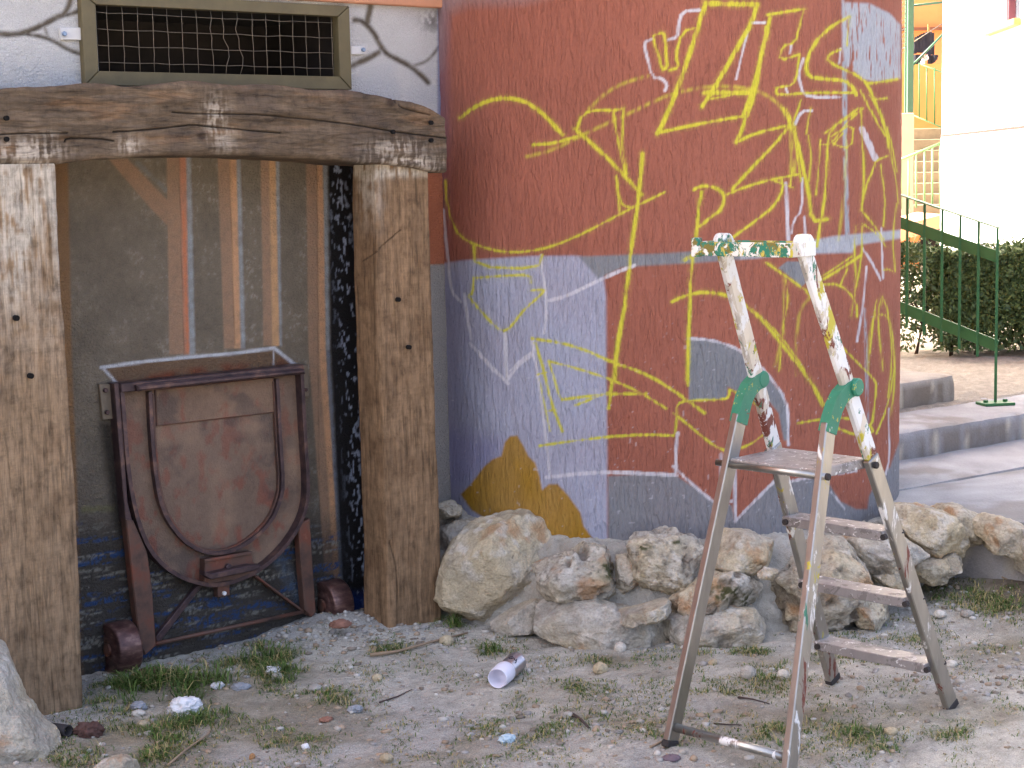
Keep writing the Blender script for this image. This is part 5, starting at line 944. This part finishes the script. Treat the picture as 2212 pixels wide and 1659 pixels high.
crumple("brick_crumb", 705, 1556, 28, 7, .7, M_BRICK, "pinkish brick crumb lying flat on the dirt", "rubble", 13)
crumple("brick_crumb", 330, 1459, 66, 14, .8, M_BRICK, "reddish broken brick half hidden in grass under the mine cart", "rubble", 14)
crumple("brick_crumb", 193, 1586, 52, 26, .8, mat_noise("dark_red_clod", tri(L(92, 66, 58), .2), (40, 40, 40), .9), "dark red clod beside the foot of the left post", "rubble", 16)
crumple("brick_crumb", 735, 1352, 40, 12, .8, M_BRICK, "reddish brick piece under the right roller of the mine cart", "rubble", 17)
pg = ground_at(148, 1592); V, Fs = lathe_vf(pg + ZV * .018, np.array([.75, -.6, .1]), [(-.16, .001), (-.16, .018), (0, .018), (0, .013), (-.10, .013), (-.10, .001)], 16); tag(obj("drain_pipe", V, Fs, M_RUB, smooth=True), "short black pipe end beside the lower left boulder", "pipe")
M_TWIG = mat_noise("dry_twig", tri(L(150, 128, 104), .2), (40, 40, 40), .9); M_TWIGD = mat_noise("dark_twig", tri(L(74, 62, 58), .2), (40, 40, 40), .9)
def twig(pp, r, mat, label):
    pts = [ground_at(*p) + ZV * (r * 1.4) for p in pp]; rs = [r * (1 - .5 * i / (len(pts) - 1)) for i in range(len(pts))]; tag(tube("twig", pts, rs, mat, None, 6), label, "twig")
twig([(362, 1658), (400, 1625), (450, 1590), (468, 1562)], .004, M_TWIG, "long pale twig right of the small rock at the bottom edge")
twig([(800, 1420), (860, 1412), (930, 1392), (1010, 1372)], .006, M_TWIG, "long brown stick on the rubble beside the right post")
twig([(820, 1520), (860, 1507), (890, 1492)], .003, M_TWIGD, "thin dark twig across the grass strip")
twig([(1235, 1548), (1255, 1560), (1272, 1578)], .006, M_TWIGD, "grey bent twig below the spray can")
twig([(1405, 1617), (1436, 1602), (1440, 1585)], .0035, M_TWIG, "pale bent straw beside the ladder's left foot")
twig([(1595, 1510), (1625, 1514), (1662, 1524)], .004, M_TWIGD, "dark twig between the ladder's front legs, upper one")
twig([(1542, 1566), (1570, 1568), (1602, 1569)], .003, M_TWIGD, "dark twig between the ladder's front legs, lower one")
twig([(2148, 1236), (2165, 1250), (2176, 1254)], .004, M_TWIG, "short straw stalk on the dark earth at the right edge")
def loose(px, py, w, h, base, label, seed):
    p = ground_at(px, py); sc = np.linalg.norm(p - CAM) / F_PX; V, Fs = ICO2; V = V * (.72 + .55 * fbm(V[:, 0] * 1.4 + seed, V[:, 1] * 1.4, V[:, 2] * 1.4, seed, 3))[:, None]
    V = V * np.array([w * .52, w * .42, h * .56]) * sc + p; V[:, 2] += h * sc * .28; c = np.tile(base, (len(V), 1)) * (.8 + .4 * fbm(V[:, 0] * 80, V[:, 1] * 80, V[:, 2] * 80, seed))[:, None]
    tag(obj("loose_stone", V, Fs, M_STONE, cols=c, smooth=True), label, "stone", "loose stones on the dirt")
LOOSE = [(1617, 1463, 36, 32, GST * 1.1, "pale grey cracked stone with light stripe between the ladder legs"), (1690, 1465, 28, 22, WST, "flat beige stone right of the pale grey cracked stone"), (1297, 1452, 34, 26, TAN, "tan stone on the dirt below the edging, right of the can"), (1340, 1405, 28, 22, WST, "pinkish pale stone at the foot of the low edging stones"),
         (1418, 1372, 26, 16, TAN, "tan stone touching the edging behind the ladder's left leg"), (1540, 1435, 20, 14, TAN, "small yellowish stone in grass left of the ladder's near right leg"), (965, 1392, 30, 24, TAN, "orange-tan stone in the grass tuft by the right post"), (2030, 1330, 26, 16, WST, "rounded off-white stone in the weeds right of the ladder"), (1975, 1420 - 75, 22, 14, GST, "grey stone in weeds behind the ladder's right rail"),
         (2090, 1330, 30, 16, GST * .9, "smooth grey oval stone in the grass at right"), (2055, 1440, 26, 18, WST, "white stone beside the ladder's far right foot"), (1925, 1585, 30, 18, TAN, "tan stone low between grass tufts at bottom right"), (600, 1468, 30, 18, GST, "brownish grey stone in grass beside the white paper"), (815, 1470, 22, 18, TAN, "tan stone at the edge of the grass strip"),
         (835, 1645, 30, 22, TAN * .8, "brown stone at the bottom edge in the grass strip"), (545, 1640, 14, 16, L(168, 128, 88), "small orange pebble near the bottom edge"), (300, 1545, 28, 14, WST, "white pebble near the left post's foot"), (310, 1570, 28, 18, TAN * .85, "brown pebble just below the white pebble"), (1920, 1612, 20, 12, GST, "small grey stone at the ladder's right in bottom grass"), (1450, 1640, 40, 12, L(120, 104, 110), "purplish flat stone at the bottom by the ladder tube"), (1225, 1550, 26, 16, GST, "grey stone beside the bent grey twig"), (680, 1500 - 10, 30, 14, GST, "flat grey stone in the grass strip centre")]
for i, (px, py, w, h, b_, lab) in enumerate(LOOSE): loose(px, py, w, h, b_, lab, 900 + i * 7)
# pebbles and crumbs beyond counting
g = np.random.default_rng(21); n = 9000
px = g.uniform(-1.9, 2.4, n); py = 4.0 + 2.3 * g.random(n) ** .9
ok = ((px - TC[0]) ** 2 + (py - TC[1]) ** 2 > (TR + .27) ** 2) & (((px - W0[0]) * WM[0] + (py - W0[1]) * WM[1]) > .02)
dens = fbm(px * 2.1, py * 2.1, 0, 44); heap = np.exp(-(((px + .55) / .3) ** 2 + ((py - 5.85) / .16) ** 2)); ok &= g.random(n) < np.clip((dens - .3) * 2.2, .15, 1) 
px, py = px[ok], py[ok]; xh = g.normal(-.56, .2, 500); yh = g.normal(5.82, .1, 500); o2 = (((xh - W0[0]) * WM[0] + (yh - W0[1]) * WM[1]) > .0); px = np.concatenate([px, xh[o2]]); py = np.concatenate([py, yh[o2]]); n = len(px)
V0, F0 = ICO1; s_ = .003 + .012 * g.random(n) ** 3; rot = g.uniform(0, 6.28, n); J = 1 + .5 * (g.random((n, len(V0))) - .5)
V = V0[None] * J[:, :, None] * (s_[:, None, None] * np.stack([g.uniform(.8, 1.5, n), g.uniform(.7, 1.1, n), g.uniform(.4, .8, n)], 1)[:, None, :]); ca, sa = np.cos(rot)[:, None], np.sin(rot)[:, None]
V = np.stack([V[..., 0] * ca - V[..., 1] * sa, V[..., 0] * sa + V[..., 1] * ca, V[..., 2]], -1); V += np.stack([px, py, gh(px, py) + s_ * .15], 1)[:, None, :]
pal = np.stack([L(176, 168, 156), L(156, 151, 145), L(186, 181, 172), L(162, 142, 120), L(134, 123, 110)]); c = pal[g.integers(0, 5, n)] * g.uniform(.8, 1.15, n)[:, None]
Fq = (F0[None] + (np.arange(n) * len(V0))[:, None, None]).reshape(-1, 3); M_PEB = mat_attr("pebble", .9, 'pos', [], .1, (200, 200, 200), .2)
setting(obj("gravel", V.reshape(-1, 3), Fq, M_PEB, cols=np.repeat(c, len(V0), 0)), 'stuff', "scattered pebbles and crumbs on the dirt")
# grass blades
n = 620000; px = g.uniform(-1.9, 2.5, n); py = g.uniform(4.0, 6.4, n); gwv = grass_w(px, py); cl2 = fbm(px * 9, py * 9, 0, 46, 3)
keep = g.random(n) < np.clip(gwv ** .8 * sstep(.30, .66, cl2) * (.3 + .7 * sstep(.36, .6, fbm(px * 26, py * 26, 0, 47, 2))) * .85 + .16 * sstep(.45, .7, cl2), 0, 1)
keep &= ((px - TC[0]) ** 2 + (py - TC[1]) ** 2 > (TR + .26) ** 2) & (((px - W0[0]) * WM[0] + (py - W0[1]) * WM[1]) > .03)
px, py, gwv = px[keep], py[keep], gwv[keep]; n = len(px)
hh = np.full(n, .014)
for c_, rx, ry, dy, h_, d_ in PW:
    r2 = ((px - c_[0]) / (rx * c_[1])) ** 2 + ((py - c_[1]) / (dy * .5)) ** 2; hh = np.maximum(hh, h_ * np.exp(-r2 * .7))
hh = hh * (.18 + 1.1 * g.random(n) ** 1.6); ang = g.uniform(0, 6.28, n); ln = g.uniform(.3, 2.2, n); dx, dy_ = np.cos(ang), np.sin(ang); wdt = .0007 + .0011 * g.random(n) + hh * .009
base = np.stack([px, py, gh(px, py) - .002], 1); side = np.stack([-dy_, dx, 0 * dx], 1); lean = np.stack([dx, dy_, 0 * dx], 1)
m1 = base + lean * (hh * ln * .3)[:, None] + ZV * (hh * .62)[:, None]; m2 = base + lean * (hh * ln * .95)[:, None] + ZV * (hh * np.clip(1.05 - .33 * ln, .32, 1))[:, None]
V = np.stack([base - side * wdt[:, None], base + side * wdt[:, None], m1 + side * wdt[:, None] * .8, m1 - side * wdt[:, None] * .8, m2 + side * wdt[:, None] * .12, m2 - side * wdt[:, None] * .12], 1).reshape(-1, 3)
i6 = np.arange(n)[:, None] * 6; q = np.concatenate([i6 + np.array([[0, 1, 2, 3]]), i6 + np.array([[3, 2, 4, 5]])]); k = g.random(n)[:, None]; dryk = (g.random(n) < np.where(gwv > .7, .12, .32))[:, None]
c = np.where(dryk, L(168, 152, 104), L(60, 82, 36) * (1 - k) + L(98, 120, 54) * k); M_GRASS = mat_attr("grass_blade", .6, 'pos', [], .1, (50, 50, 50), .3)
setting(obj("grass", V, q, M_GRASS, cols=np.repeat(c, 6, 0)), 'stuff', "patchy short grass and weeds on the dirt")
